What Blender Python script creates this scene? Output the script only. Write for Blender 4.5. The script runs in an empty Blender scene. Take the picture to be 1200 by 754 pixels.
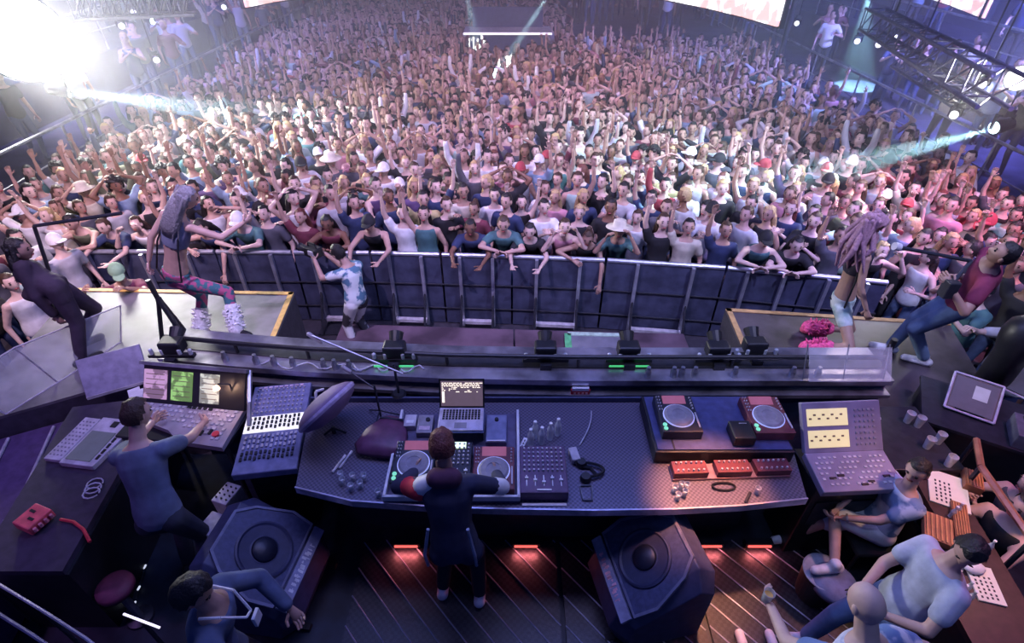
import bpy, bmesh, math, random
import numpy as np
from mathutils import Vector, Matrix, Quaternion, noise
V = Vector
random.seed(7)
SC = bpy.context.scene
COL = SC.collection
R = math.radians

# ------------------------------------------------------------------ camera
CAM_H, PITCH, FPX = 4.5, R(37.3), 640.0
cd = bpy.data.cameras.new('camera'); cam = bpy.data.objects.new('camera', cd); COL.objects.link(cam)
cam.location = (0, 0, CAM_H); cam.rotation_euler = (R(90) - PITCH, 0, 0)
cd.sensor_width = 36; cd.lens = 36 * FPX / 1200; cd.clip_start = .05; cd.clip_end = 200
SC.camera = cam
SC.view_settings.view_transform = 'Standard'; SC.view_settings.look = 'None'
SC.view_settings.gamma = 1; SC.view_settings.use_curve_mapping = False
SC.view_settings.exposure = 0.0
SC.cycles.use_denoising = True
SC.cycles.max_bounces = 5; SC.cycles.diffuse_bounces = 2; SC.cycles.glossy_bounces = 2
SC.cycles.transparent_max_bounces = 8; SC.cycles.volume_bounces = 0
SC.cycles.sample_clamp_indirect = 4; SC.cycles.caustics_reflective = False

def at(px, py, z):
    """the place at height z seen at that point of the photograph"""
    u = (px - 600) / FPX; v = (py - 377) / FPX
    d = V((u, math.cos(PITCH) - v * math.sin(PITCH), -math.sin(PITCH) - v * math.cos(PITCH)))
    t = (z - CAM_H) / d.z
    return V((d.x * t, d.y * t, z))
def aty(px, py, y):
    u = (px - 600) / FPX; v = (py - 377) / FPX
    d = V((u, math.cos(PITCH) - v * math.sin(PITCH), -math.sin(PITCH) - v * math.cos(PITCH)))
    t = y / d.y
    return V((d.x * t, y, CAM_H + d.z * t))
def proj(p):
    z = p[2] - CAM_H
    dep = p[1] * math.cos(PITCH) - z * math.sin(PITCH); up = p[1] * math.sin(PITCH) + z * math.cos(PITCH)
    return 600 + FPX * p[0] / dep, 377 - FPX * up / dep, dep

HAZE = .024
# ------------------------------------------------------------------ world and lights
w = bpy.data.worlds.new('world'); SC.world = w; w.use_nodes = True
w.node_tree.nodes['Background'].inputs[0].default_value = (.055, .095, .46, 1)
w.node_tree.nodes['Background'].inputs[1].default_value = .27

def aim(o, target):
    o.rotation_euler = (V(target) - o.location).to_track_quat('-Z', 'Y').to_euler()
def area(name, loc, target, power, color, size, sy=None):
    l = bpy.data.lights.new(name, 'AREA'); l.energy = power; l.color = color; l.size = size
    if sy: l.shape = 'RECTANGLE'; l.size_y = sy
    o = bpy.data.objects.new(name, l); COL.objects.link(o); o.location = loc; aim(o, target); return o
def spot(name, loc, target, power, color, angle, blend=.5, size=.1):
    l = bpy.data.lights.new(name, 'SPOT'); l.energy = power; l.color = color; l.spot_size = R(angle); l.spot_blend = blend
    l.shadow_soft_size = size
    o = bpy.data.objects.new(name, l); COL.objects.link(o); o.location = loc; aim(o, target); return o
def point(name, loc, power, color, size=.05):
    l = bpy.data.lights.new(name, 'POINT'); l.energy = power; l.color = color; l.shadow_soft_size = size
    o = bpy.data.objects.new(name, l); COL.objects.link(o); o.location = loc; return o

# stage wash over the crowd, hung high over the booth
spot('wash_light', (-3, 2, 7.5), (-2.5, 12, 0), 2000, (.80, .60, 1), 95, .8, .08)
spot('wash_light', (4, 2, 7.5), (3, 11, 0), 2000, (.56, .56, 1), 90, .8, .08)
spot('wash_light', (0, 6, 9), (-.5, 14, 0), 2300, (.84, .50, .88), 85, .9, .1)
spot('accent_light', (6, 5, 7), (2.6, 9.5, .8), 6500, (.58, .90, 1), 30, .8, .2)
spot('accent_light', (-8, 8, 6), (-5.0, 10.2, .8), 5200, (.74, .94, 1), 44, .9, .2)
spot('accent_light', (8, 4, 6), (6.6, 7, .8), 2900, (1, .32, .55), 40, .9, .2)
spot('accent_light', (-5, 3, 6.5), (-6, 7, .8), 1500, (1, .66, .70), 48, .9, .2)
spot('accent_light', (3, 8, 9), (.6, 15.5, .8), 2300, (.95, .45, .72), 44, .9, .2)
# blue and violet over the booth
area('booth_light', (0, 4.6, 5.6), (0, 2.8, 1), 85, (.14, .25, 1), 5, 1.0)
area('pit_light', (0, 3.6, 6.2), (0, 6, 0), 150, (.48, .45, 1), 5, 1)
spot('violet_light', (-5.6, 1.2, 4.5), (-4.1, 3, .6), 160, (.62, .28, 1), 60, .9, .2)
spot('deck_light', (-6.5, 7.5, 5.2), (-3.9, 4.8, .7), 60, (1, .88, .86), 50, .8, .2)
spot('deck_light', (6, 7.5, 5), (4.4, 4.2, .7), 60, (1, .8, .75), 60, .8, .2)
spot('desk_light', (1.55, 2.95, 3.7), (1.50, 2.50, .95), 1300, (1, .36, .16), 22, .8, .08)
spot('guest_light', (2.4, 1.0, 5.0), (3.0, 2.2, 1), 85, (.48, .60, 1), 62, .9, .15)
spot('guest_light', (4.4, 2.6, 4.2), (3.7, 2.2, .6), 150, (1, .25, .60), 70, .8, .15)
spot('music_desk_light', (3.5, 2.3, 2.6), (3.25, 2.3, .9), 60, (1, .55, .25), 70, .8, .06)
spot('violet_light', (7, 3, 7), (4.6, 7.6, .8), 2600, (.40, .30, 1), 34, .9, .2)

# ------------------------------------------------------------------ materials
MATS = {}
def mat(name, color=(.5, .5, .5), rough=.6, metal=0, em=None, es=1.0, var=.18, scale=14, bump=.12, spec=.5, alpha=None, kind='noise', color2=None):
    if name in MATS: return MATS[name]
    m = bpy.data.materials.new(name); m.use_nodes = True; nt = m.node_tree; b = nt.nodes['Principled BSDF']
    b.inputs['Roughness'].default_value = rough; b.inputs['Metallic'].default_value = metal
    b.inputs['Specular IOR Level'].default_value = spec
    tc = nt.nodes.new('ShaderNodeTexCoord'); nz = nt.nodes.new('ShaderNodeTexNoise')
    nz.inputs['Scale'].default_value = scale; nz.inputs['Detail'].default_value = 4
    nt.links.new(tc.outputs['Object'], nz.inputs['Vector'])
    cr = nt.nodes.new('ShaderNodeValToRGB')
    c2 = color2 or tuple(min(1, c * (1 + var)) for c in color); c1 = tuple(c * (1 - var) for c in color)
    cr.color_ramp.elements[0].position = .35; cr.color_ramp.elements[1].position = .65
    if kind == 'spots': cr.color_ramp.elements[0].position = .47; cr.color_ramp.elements[1].position = .53; c1 = color
    cr.color_ramp.elements[0].color = (*c1, 1); cr.color_ramp.elements[1].color = (*c2, 1)
    src = nz.outputs['Fac']
    if kind == 'grid':
        ck = nt.nodes.new('ShaderNodeTexChecker'); ck.inputs['Scale'].default_value = scale
        nt.links.new(tc.outputs['Object'], ck.inputs['Vector']); src = ck.outputs['Fac']
    if kind == 'stripes':
        ck = nt.nodes.new('ShaderNodeTexWave'); ck.inputs['Scale'].default_value = scale; ck.inputs['Distortion'].default_value = 1
        nt.links.new(tc.outputs['Object'], ck.inputs['Vector']); src = ck.outputs['Fac']
    nt.links.new(src, cr.inputs['Fac']); nt.links.new(cr.outputs['Color'], b.inputs['Base Color'])
    if bump:
        bp = nt.nodes.new('ShaderNodeBump'); bp.inputs['Strength'].default_value = bump; bp.inputs['Distance'].default_value = .02
        nt.links.new(nz.outputs['Fac'], bp.inputs['Height']); nt.links.new(bp.outputs['Normal'], b.inputs['Normal'])
    if em is not None:
        b.inputs['Emission Strength'].default_value = es
        b.inputs['Emission Color'].default_value = (*em, 1)
        if kind in ('grid', 'spots', 'stripes'): nt.links.new(cr.outputs['Color'], b.inputs['Emission Color'])
    if alpha is not None: b.inputs['Alpha'].default_value = alpha
    MATS[name] = m; return m

black = mat('black_paint', (.012, .013, .018), .45)
black_fab = mat('black_cloth', (.010, .011, .016), .9)
dark = mat('dark_metal', (.035, .037, .05), .4, .3)
steel = mat('brushed_steel', (.42, .43, .47), .35, .8, var=.35, scale=5)
grey = mat('grey_plastic', (.26, .25, .30), .5)
lgrey = mat('light_grey_plastic', (.52, .50, .55), .5)
white = mat('white_paint', (.78, .78, .80), .5, var=.08)
navy = mat('navy_panel', (.055, .065, .14), .5)
rubber = mat('rubber', (.02, .02, .022), .8)
yellow = mat('yellow_tape', (.62, .38, .10), .6)
gold = mat('worn_gold_tape', (.45, .27, .12), .6)
greenm = mat('green_tape', (.12, .50, .22), .6)
redm = mat('red_plastic', (.65, .04, .06), .5)
pink_fur = mat('pink_fur', (.90, .10, .28), .9, var=.3, scale=40, bump=.8)
white_fur = mat('white_fur', (.80, .80, .84), .9, var=.15, scale=40, bump=.8)
shoe_w = mat('white_shoe_leather', (.75, .75, .80), .5)
wood = mat('dark_wood', (.10, .045, .03), .5, kind='stripes', scale=6)
glass_m = mat('clear_acrylic', (.75, .75, .80), .12, alpha=.26, bump=0)
drink = mat('drinking_glass', (.75, .78, .85), .08, alpha=.55, bump=0)
chrome = mat('chrome', (.75, .75, .78), .18, 1, bump=0)

# ------------------------------------------------------------------ mesh builder
class MB:
    def __init__(s): s.v = []; s.f = []; s.m = []
    def add(s, vs, fs, mi=0):
        b = len(s.v); s.v += [tuple(x) for x in vs]; s.f += [tuple(i + b for i in f) for f in fs]; s.m += [mi] * len(fs); return s
    def box(s, c, size, rot=0, mi=0, M=None):
        x, y, z = [d / 2 for d in size]
        vs = [V((a * x, b * y, d * z)) for d in (-1, 1) for b in (-1, 1) for a in (-1, 1)]
        M = M or Matrix.Rotation(rot, 3, 'Z')
        return s.add([M @ v + V(c) for v in vs], [(0, 2, 3, 1), (4, 5, 7, 6), (0, 1, 5, 4), (2, 6, 7, 3), (0, 4, 6, 2), (1, 3, 7, 5)], mi)
    def ring(s, p, q, ends, n=8, mi=0, flat=None):
        pass
    def rod(s, p0, p1, r0, r1=None, n=8, mi=0, cap=True):
        p0 = V(p0); p1 = V(p1); r1 = r0 if r1 is None else r1
        d = (p1 - p0).normalized(); a = d.orthogonal().normalized(); b = d.cross(a)
        vs = []
        for p, r in ((p0, r0), (p1, r1)):
            for i in range(n):
                t = 2 * math.pi * i / n; vs.append(p + (a * math.cos(t) + b * math.sin(t)) * r)
        fs = [(i, (i + 1) % n, n + (i + 1) % n, n + i) for i in range(n)]
        if cap: fs += [tuple(reversed(range(n))), tuple(range(n, 2 * n))]
        return s.add(vs, fs, mi)
    def path(s, pts, r, n=6, mi=0):
        for a, b in zip(pts[:-1], pts[1:]): s.rod(a, b, r, n=n, mi=mi)
        return s
    def loft(s, rings, mi=0, cap=True):
        n = len(rings[0]); vs = [p for r in rings for p in r]; fs = []
        for k in range(len(rings) - 1):
            for i in range(n): fs.append((k * n + i, k * n + (i + 1) % n, (k + 1) * n + (i + 1) % n, (k + 1) * n + i))
        if cap: fs += [tuple(reversed(range(n))), tuple(range((len(rings) - 1) * n, len(rings) * n))]
        return s.add(vs, fs, mi)
    def cap_tube(s, p0, r0, p1, r1, n=10, mi=0, sx=1.0, ax=None):
        """tapered limb with round ends; ax and sx flatten it"""
        p0 = V(p0); p1 = V(p1); d = p1 - p0; L = d.length
        if L < 1e-5: d = V((0, 0, 1)); L = 1e-5
        d = d / L
        a = (V(ax) - d * V(ax).dot(d)).normalized() if ax is not None else d.orthogonal().normalized()
        b = d.cross(a); rr = []
        for k in range(4):
            t = math.pi / 2 * (k + .35) / 4.0; rr.append((p0 - d * r0 * math.cos(t), r0 * math.sin(t)))
        rr += [(p0, r0), (p0.lerp(p1, .5), (r0 + r1) / 2), (p1, r1)]
        for k in range(3, -1, -1):
            t = math.pi / 2 * (k + .35) / 4.0; rr.append((p1 + d * r1 * math.cos(t), r1 * math.sin(t)))
        return s.loft([[c + (a * math.cos(2 * math.pi * i / n) + b * math.sin(2 * math.pi * i / n) * sx) * r for i in range(n)] for c, r in rr], mi)
    def ball(s, c, r, nu=12, nv=8, mi=0, M=None, fn=None, keep=None):
        c = V(c); r = V(r) if hasattr(r, '__len__') else V((r, r, r)); vs = []
        for j in range(nv + 1):
            t = math.pi * j / nv
            for i in range(nu):
                p = 2 * math.pi * i / nu
                q = V((math.sin(t) * math.cos(p) * r.x, math.sin(t) * math.sin(p) * r.y, math.cos(t) * r.z))
                if fn: q = fn(q)
                vs.append(q)
        fs = []
        for j in range(nv):
            for i in range(nu):
                f = (j * nu + i, (j + 1) * nu + i, (j + 1) * nu + (i + 1) % nu, j * nu + (i + 1) % nu)
                if keep is None or keep(sum((vs[k] for k in f), V((0, 0, 0))) / 4): fs.append(f)
        return s.add([(M @ q if M else q) + c for q in vs], fs, mi)
    def lathe(s, c, prof, n=20, mi=0, M=None):
        """prof: (radius, height) pairs"""
        c = V(c); M = M or Matrix.Identity(3)
        return s.loft([[M @ V((r * math.cos(2 * math.pi * i / n), r * math.sin(2 * math.pi * i / n), z)) + c for i in range(n)] for r, z in prof], mi)
    def prism(s, pts, z0, z1, mi=0, fn=None):
        n = len(pts); lo = [V((p[0], p[1], z0)) for p in pts]; hi = [V((p[0], p[1], z1)) for p in pts]
        if fn: lo = [fn(p) for p in lo]; hi = [fn(p) for p in hi]
        return s.add(lo + hi, [tuple(reversed(range(n))), tuple(range(n, 2 * n))] + [(i, (i + 1) % n, n + (i + 1) % n, n + i) for i in range(n)], mi)
    def xf(s, M):
        s.v = [tuple(M @ V(p)) for p in s.v]; return s
    def mesh(s, name, mats):
        me = bpy.data.meshes.new(name); me.from_pydata(s.v, [], s.f)
        for m in (mats if isinstance(mats, (list, tuple)) else [mats]): me.materials.append(m)
        if me.polygons: me.polygons.foreach_set('material_index', s.m)
        return me
    def build(s, name, mats, parent=None, bevel=0, smooth=False, fix=True):
        me = s.mesh(name, mats)
        if fix:
            bm = bmesh.new(); bm.from_mesh(me); bmesh.ops.delete(bm, geom=[v for v in bm.verts if not v.link_faces], context='VERTS'); bmesh.ops.recalc_face_normals(bm, faces=bm.faces); bm.to_mesh(me); bm.free()
        if smooth: me.shade_smooth()
        o = bpy.data.objects.new(name, me); COL.objects.link(o)
        if parent is not None: o.parent = parent
        if bevel:
            md = o.modifiers.new('bevel', 'BEVEL'); md.width = bevel; md.segments = 2; md.limit_method = 'ANGLE'
        return o

def tag(o, label=None, cat=None, group=None, kind=None):
    if label: o['label'] = label
    if cat: o['category'] = cat
    if group: o['group'] = group
    if kind: o['kind'] = kind
    return o
def thing(name, label, cat, loc=(0, 0, 0), rz=0, group=None):
    o = bpy.data.objects.new(name, None); COL.objects.link(o); o.location = loc; o.rotation_euler = (0, 0, rz)
    o.empty_display_size = .1
    return tag(o, label, cat, group)
def struct(name, mb, m, **k):
    o = mb.build(name, m, **k); o['kind'] = 'structure'; return o
def copy_tree(o, parent=None, link=True):
    c = o.copy(); COL.objects.link(c)
    if parent is not None: c.parent = parent
    for ch in list(o.children): copy_tree(ch, c)
    return c
# ------------------------------------------------------------------ the setting
floor_m = mat('booth_floor', (.012, .018, .034), .55, scale=6, var=.4)
dance_m = mat('dance_floor', (.05, .045, .06), .5)
wall_m = mat('venue_wall', (.06, .055, .10), .8, scale=1.2, var=.4)
terr_m = mat('terrace_carpet', (.05, .045, .09), .8, scale=2, var=.4)
struct('floor', MB().box((0, 1.3, -.05), (14, 4.7, .1)), floor_m)
struct('floor', MB().box((0, 20, -.7), (44, 36, .2)), dance_m)
struct('wall_back', MB().box((0, 37.5, 3), (44, .4, 9)), wall_m)
struct('wall_left', MB().box((-15.2, 20, 3), (.4, 36, 9)), wall_m)
struct('wall_right', MB().box((15.2, 20, 3), (.4, 36, 9)), wall_m)
for sx, nm in ((-1, 'left'), (1, 'right')):
    struct('floor_terrace_' + nm, MB().box((sx * 9.7, 19, -.15), (3, 34, .9)), terr_m)
    struct('floor_balcony_' + nm, MB().box((sx * 13.1, 19, .35), (3.8, 34, 1.9)), terr_m)
struct('floor_terrace_back', MB().box((0, 33, -.1), (16.4, 7, 1.0)), terr_m)
struct('floor_bar_back', MB().box((5.2, 24.6, .1), (6.0, 8, 1.4)), terr_m)

def railing(label, p0, p1, z0, h=1.0, n=10):
    t = thing('guard_rail', label, 'railing', (0, 0, 0), 0, None)
    p0 = V((*p0, z0)); p1 = V((*p1, z0)); up = V((0, 0, h))
    MB().rod(p0 + up, p1 + up, .03).build('handrail', steel, t)
    MB().rod(p0 + up * .5, p1 + up * .5, .015).build('middle_rail', steel, t)
    for k in range(n + 1):
        q = p0.lerp(p1, k / n); MB().rod(q, q + up, .022).build('post', steel, t)
    return t
railing('steel rail along the edge of the terrace left of the dance floor', (-8.3, 8), (-8.3, 30), .3)
railing('steel rail along the edge of the terrace right of the dance floor', (8.3, 7), (8.3, 30), .3)
railing('upper rail of the raised balcony at far left', (-11.3, 8), (-11.3, 30), 1.3)
railing('upper rail of the raised balcony at far right', (11.3, 7), (11.3, 30), 1.3)

# bright LED banners hung in an arc over the crowd
led_m = mat('led_screen', (.9, .9, .92), .5, em=(1, .97, .98), es=1.9, kind='spots', scale=3.2, color2=(.55, .34, .33))
def led_panel(label, pts, z, h):
    t = thing('led_banner', label, 'screen', (0, 0, 0), 0, 'bright banner screens over the crowd')
    for (x0, y0), (x1, y1) in zip(pts[:-1], pts[1:]):
        a = V((x0, y0, z)); b = V((x1, y1, z)); d = (b - a).normalized(); nrm = V((d.y, -d.x, 0)); rz = math.atan2(d.y, d.x)
        L = (b - a).length
        MB().box((a + b) / 2 + V((0, 0, h / 2)) - nrm * -.0, (L - .05, .06, h - .08), rz).build('screen', led_m, t)
        MB().box((a + b) / 2 + V((0, 0, h / 2)) - nrm * .09, (L, .1, h), rz).build('housing', dark, t)
    for (x0, y0) in (pts[0], pts[-1]):
        MB().rod((x0, y0 + .12, z), (x0, y0 + .12, 9), .04).build('hanging_cable', dark, t)
    return t
def arc_pts(a, b, bulge, n):
    a = V(a); b = V(b); d = b - a; nn = V((-d.y, d.x)).normalized()
    return [tuple(a + d * (k / n) + nn * bulge * (1 - (2 * k / n - 1) ** 2)) for k in range(n + 1)]
led_panel('small bright white banner screen left of the far counter', arc_pts(at(288, 11, 2.5).xy, at(356, -1, 2.5).xy, .1, 2), 2.5, 1.5)
led_panel('long curved white banner screen right of the far counter', arc_pts(at(752, -3, 2.5).xy, at(911, 34, 2.5).xy, .25, 4), 2.5, 1.5)
led_panel('narrow bright banner screen beside the lighting truss', arc_pts(at(1072, -5, 2.5).xy, at(1152, 24, 2.5).xy, .1, 2), 2.5, 1.5)
for px, py, lab in ((283, 75, 'slim dark pole under the left end of the small banner screen'), (905, 100, 'slim dark pole under the end of the long curved banner screen')):
    b = at(px, py, .3 if px > 500 else -.6)
    t = thing('support_pole', lab, 'pole', b); MB().rod((0, 0, 0), (0, 0, 6), .07, n=10).build('shaft', dark, t); MB().box((0, 0, .02), (.4, .4, .04)).build('foot_plate', dark, t)

# far counter with a lit edge
FC = c = at(595, 35, 1.3); t = thing('far_counter', 'raised counter with a lit pale edge far across the crowd', 'counter', (c.x, c.y, -.6))
MB().box((0, 0, .92), (2.4, .9, 1.84)).build('body', navy, t)
MB().box((0, 0, 1.88), (2.8, 1.1, .08)).build('counter_top', lgrey, t)
MB().box((0, -.57, 1.88), (2.8, .03, .05)).build('lit_edge', mat('pale_led_strip', (.8, .8, 1), em=(.85, .80, 1), es=1.6), t)
MB().box((0, .42, 2.2), (2.3, .06, .6)).build('back_panel', navy, t)

# lamps ---------------------------------------------------------------
lens_white = mat('lit_lens', (1, 1, 1), em=(1, .98, .95), es=30)
lens_cyan = mat('lit_cyan_lens', (1, 1, 1), em=(.7, .95, 1), es=9)
lens_soft = mat('lit_small_lens', (1, 1, 1), em=(.9, .92, 1), es=2.2)
def moving_head(label, loc, target, lens, r=.12, group=None, hang=True):
    t = thing('stage_lamp', label, 'stage lamp', loc, 0, group)
    d = (V(target) - V(loc)).normalized(); M = d.to_track_quat('Z', 'Y').to_matrix()
    MB().lathe((0, 0, 0), [(r * .6, -r * 2.2), (r * .95, -r * 1.8), (r * 1.1, -r * .3), (r * 1.1, r * .9), (r, r)], 18, M=M).build('barrel', dark, t, smooth=False)
    MB().lathe(d * r * 1.0, [(r * .92, 0), (r * .92, .01)], 18, M=M).build('lens', lens, t)
    s = 1 if hang else -1
    y = MB()
    for k in (-1, 1): y.box((k * r * 1.35, 0, s * r * .6), (.03, r * .5, r * 2.2))
    y.box((0, 0, s * r * 1.7), (r * 2.9, r * .6, .04)); y.build('yoke', dark, t)
    MB().box((0, 0, s * (r * 1.7 + r * .5)), (r * 1.6, r * 1.4, r)).build('base', dark, t)
    if hang: MB().rod((0, 0, r * 2), (0, 0, 8.6 - loc[2]), .012, n=6).build('hanging_pipe', dark, t)
    return t
def truss(name, label, p0, p1, s=.35, n=10):
    t = thing(name, label, 'truss', p0); p0 = V(p0); p1 = V(p1); d = p1 - p0
    x = d.cross(V((0, 0, 1))).normalized() * s; z = x.cross(d).normalized() * s
    for a, b in ((0, 0), (1, 0), (0, 1), (1, 1)): MB().rod(x * a + z * b, d + x * a + z * b, .03).build('chord', mat('truss_paint', (.14, .14, .2), .4, .5), t)
    m = MB()
    for k in range(n):
        q0 = d * (k / n); q1 = d * ((k + 1) / n)
        for o0, o1 in ((V((0, 0, 0)), x), (z, x + z), (V((0, 0, 0)), z), (x, x + z)):
            m.rod(q0 + o0, q1 + o1, .013, n=5); m.rod(q0 + o0, q0 + o1, .013, n=5)
    m.build('lattice', mat('truss_paint'), t)
    for k in (.1, .9): MB().rod(d * k + z, d * k + V((0, 0, 8.6 - p0.z)), .015, n=6).build('hanging_cable', dark, t); return t
truss('lighting_truss', 'steel lattice truss running towards the glaring lamp above the right terrace', at(1030, 35, 2.6), at(1185, 128, 2.6))
truss('lighting_truss', 'lower lattice truss above the right balcony rail', at(1060, 78, 1.9), at(1150, 135, 1.9), .25)
truss('lighting_truss', 'steel lattice truss behind the huge floodlight', at(95, 20, 2.9), at(230, 14, 2.9))

# huge floodlight, blown out
fl = at(24, 44, 2.7); tgt = V((0, 3.5, 1.5))
t = thing('floodlight', 'huge blinding white floodlight at the upper left', 'floodlight', fl)
d = (V((0, 0, 4.5)) - fl).normalized(); M = d.to_track_quat('Z', 'Y').to_matrix()
MB().lathe((0, 0, 0), [(.32, -.5), (.56, -.3), (.72, 0), (.72, .12)], 28, M=M).build('housing', dark, t)
MB().lathe(d * .13, [(.68, 0), (.66, .04)], 28, M=M).build('lens', lens_white, t)
MB().rod((-.9, 0, 0), (.9, 0, 0), .05).build('yoke', dark, t); MB().rod((0, 0, .3), (0, 0, 5), .05).build('hanging_pipe', dark, t)
spot('floodlight_beam', fl + d * .4, (-2.5, 9, 1), 3400, (1, .98, .93), 120, .9, .5)
fl2 = at(1194, 92, 2.7)
t = thing('floodlight', 'round glaring white lamp at the end of the right truss', 'floodlight', fl2)
d = (V((0, 0, 4.5)) - fl2).normalized(); M = d.to_track_quat('Z', 'Y').to_matrix()
MB().lathe((0, 0, 0), [(.08, -.25), (.13, -.1), (.16, .06)], 22, M=M).build('housing', dark, t)
MB().lathe(d * .07, [(.14, 0), (.13, .03)], 22, M=M).build('lens', lens_white, t)
MB().rod((0, 0, .15), (0, 0, 5), .03).build('hanging_pipe', dark, t)
spot('floodlight_beam', fl2 + d * .15, (3.5, 8, 1), 900, (1, .97, .95), 110, .9, .2)
# beam lamps
def beam(label, src, aimp, power, color, ang, r=.1, group=None, lens=None):
    moving_head(label, src, aimp, lens or lens_cyan, r, group)
    dd = (V(aimp) - V(src)).normalized()
    spot('beam_light', V(src) + dd * (r * 1.3), aimp, power, color, ang, .35, r * .4)
s = at(1172, 148, 1.7); beam('stage lamp throwing a pale cyan beam left over the right side of the crowd', s, at(985, 196, 1.2), 34000, (.50, .93, 1), 11)
s = at(72, 106, 1.9); beam('stage lamp throwing a faint beam rightwards below the huge floodlight', s, at(240, 128, 1.3), 40000, (.62, .95, 1), 12)
s = at(176, 24, 2.1); beam('small stage lamp with a thin cyan beam over the left terrace', s, at(262, 50, 1.7), 9000, (.62, .92, 1), 9, .08)
s = at(648, -14, 3.0); beam('hanging lamp with a cyan beam slanting down onto the middle of the far crowd', s, at(588, 78, 1.1), 34000, (.55, .93, 1), 7)
s = at(544, -18, 3.0); beam('hanging lamp with a cyan beam beside the far counter', s, at(560, 56, 1.0), 14000, (.55, .93, 1), 8)
s = at(1020, -16, 3.0); beam('hanging lamp with a wide cyan beam before the dark right terrace', s, at(1008, 60, 1.4), 14000, (.40, .85, 1), 20)
for px, py, z, lab in ((1119, 134, 1.9, 'small lit lamp on the lower truss over the right terrace'), (1152, 98, 2.4, 'small lit lamp beside the glaring lamp'),
                       (1005, 48, 2.0, 'small white lamp among the lights of the dark right terrace'), (1030, 52, 2.0, 'small white lamp nearest the hanging truss end'), (934, 27, 2.0, 'small white lamp right of the long banner screen'),
                       (142, 30, 2.4, 'small lit lamp on the truss behind the floodlight'), (183, 70, 1.8, 'round white lamp over the left terrace'), (262, 8, 2.4, 'square white lamp left of the small banner screen'), (1050, 44, 2.2, 'dim lamp on the right truss'), (156, 14, 2.4, 'upper small lamp on the truss behind the floodlight')):
    s = at(px, py, z); moving_head(lab, s, V((0, 2, 2.5)), lens_soft, .065)
spot('terrace_light', (11, 10, 7), (10, 16, .5), 12000, (.24, .26, 1), 100, .9, .3)
spot('terrace_light', (-10, 12, 7), (-9, 17, .5), 6500, (.28, .26, 1), 95, .9, .3)

# ------------------------------------------------------------------ barrier before the crowd
bar_sheet = mat('barrier_sheet', (.075, .085, .15), .5, .3, scale=5, var=.3)
bar_steel = mat('barrier_steel', (.40, .42, .50), .4, .6, scale=8)
BY = [(-7.0, 6.75), (-4.2, 6.75), (-2.0, 6.72), (0, 6.62), (1.3, 6.52), (2.9, 6.32), (4.9, 5.95)]
def barrier_section(label, a, b):
    a = V((*a, -.6)); b = V((*b, -.6)); d = b - a; L = d.length; rz = math.atan2(d.y, d.x)
    t = thing('crowd_barrier', label, 'barrier', a, rz, 'steel crowd barrier sections in the pit')
    MB().box((L / 2, 0, .60), (L - .03, .03, 1.16)).build('sheet', bar_sheet, t)
    MB().rod((.02, 0, 1.2), (L - .02, 0, 1.2), .035, n=10).build('top_rail', bar_steel, t)
    for k in (.30, .72): MB().rod((0, -.03, k), (L, -.03, k), .013).build('cross_rail', dark, t)
    w0, w1 = L * .27, L * .73
    for x in (w0, w1): MB().box((x, -.07, .60), (.045, .05, 1.2)).build('upright', bar_steel, t)
    MB().box((L / 2, -.14, .14), (w1 - w0, .07, .05)).build('step_bar', lgrey, t)
    for x in (w0, w1): MB().rod((x, -.06, .62), (x, -.40, .02), .018).build('brace', dark, t)
    MB().box((L / 2, -.2, .01), (L * .6, .36, .02)).build('foot_plate', dark, t)
    return t
places = ['beyond the left riser, furthest left', 'behind the left riser', 'behind the dancer on the left riser', 'just left of the camera operator', 'behind the camera operator', 'right of the camera operator', 'facing the laptop across the pit', 'before the leaning guests in white', 'above the red tag on the parapet', 'straight behind the taped hatch', 'right of the taped hatch', 'near the corner of the right riser', 'behind the right riser', 'behind the kneeling dancer', 'behind the person with the long pole', 'at the far right corner', 'right of the right riser', 'beside the monitor screens', 'next to the music desk', 'lowest at the right edge']
pts = []
acc = [V(BY[0])]; 
for a, b in zip(BY[:-1], BY[1:]):
    a = V(a); b = V(b); n = max(1, round((b - a).length / 1.22))
    for k in range(n): acc.append(a.lerp(b, (k + 1) / n))
for i, (a, b) in enumerate(zip(acc[:-1], acc[1:])):
    barrier_section('steel crowd barrier section ' + (places[i] if i < len(places) else 'at the corner of the pit'), a, b)

# ------------------------------------------------------------------ pit walkway and risers
pit_m = mat('pit_deck', (.13, .085, .115), .38, scale=2.2, var=.45)
o = MB().prism([(-2.45, 6.25), (.02, 6.12), (.02, 4.06), (-2.45, 4.22)], -.6, -.3).build('walkway_platform', pit_m, bevel=.01)
tag(o, 'low brownish walkway platform before the barrier, half behind the laptop', 'platform', 'low platforms in the pit')
o = MB().prism([(.04, 6.12), (2.42, 6.02), (2.40, 4.0), (.04, 4.0)], -.6, -.3).build('walkway_platform', pit_m, bevel=.01)
tag(o, 'low brownish walkway platform carrying the taped hatch', 'platform', 'low platforms in the pit')
hl = [at(665, 393, -.29), at(737, 395, -.29), at(746, 438, -.29), at(668, 438, -.29)]
t = thing('floor_hatch', 'square grey floor hatch edged with green and white tape', 'hatch', (1.18, 5.6, -.3))
H = [(p.x - 1.18, p.y - 5.6) for p in hl]
MB().prism(H, 0, .03).build('lid', mat('hatch_lid', (.20, .20, .25), .5, scale=5), t)
def edge(a, b, wd, m, nm):
    a = V((*a, .035)); b = V((*b, .035)); d = b - a
    MB().box((a + b) / 2, (d.length, wd, .02), math.atan2(d.y, d.x)).build(nm, m, t)
edge(H[0], H[1], .07, mat('pale_green_tape', (.50, .68, .55), .6), 'tape'); edge(H[1], H[2], .07, mat('pale_green_tape'), 'tape'); edge(H[0], H[3], .09, greenm, 'tape')

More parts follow.
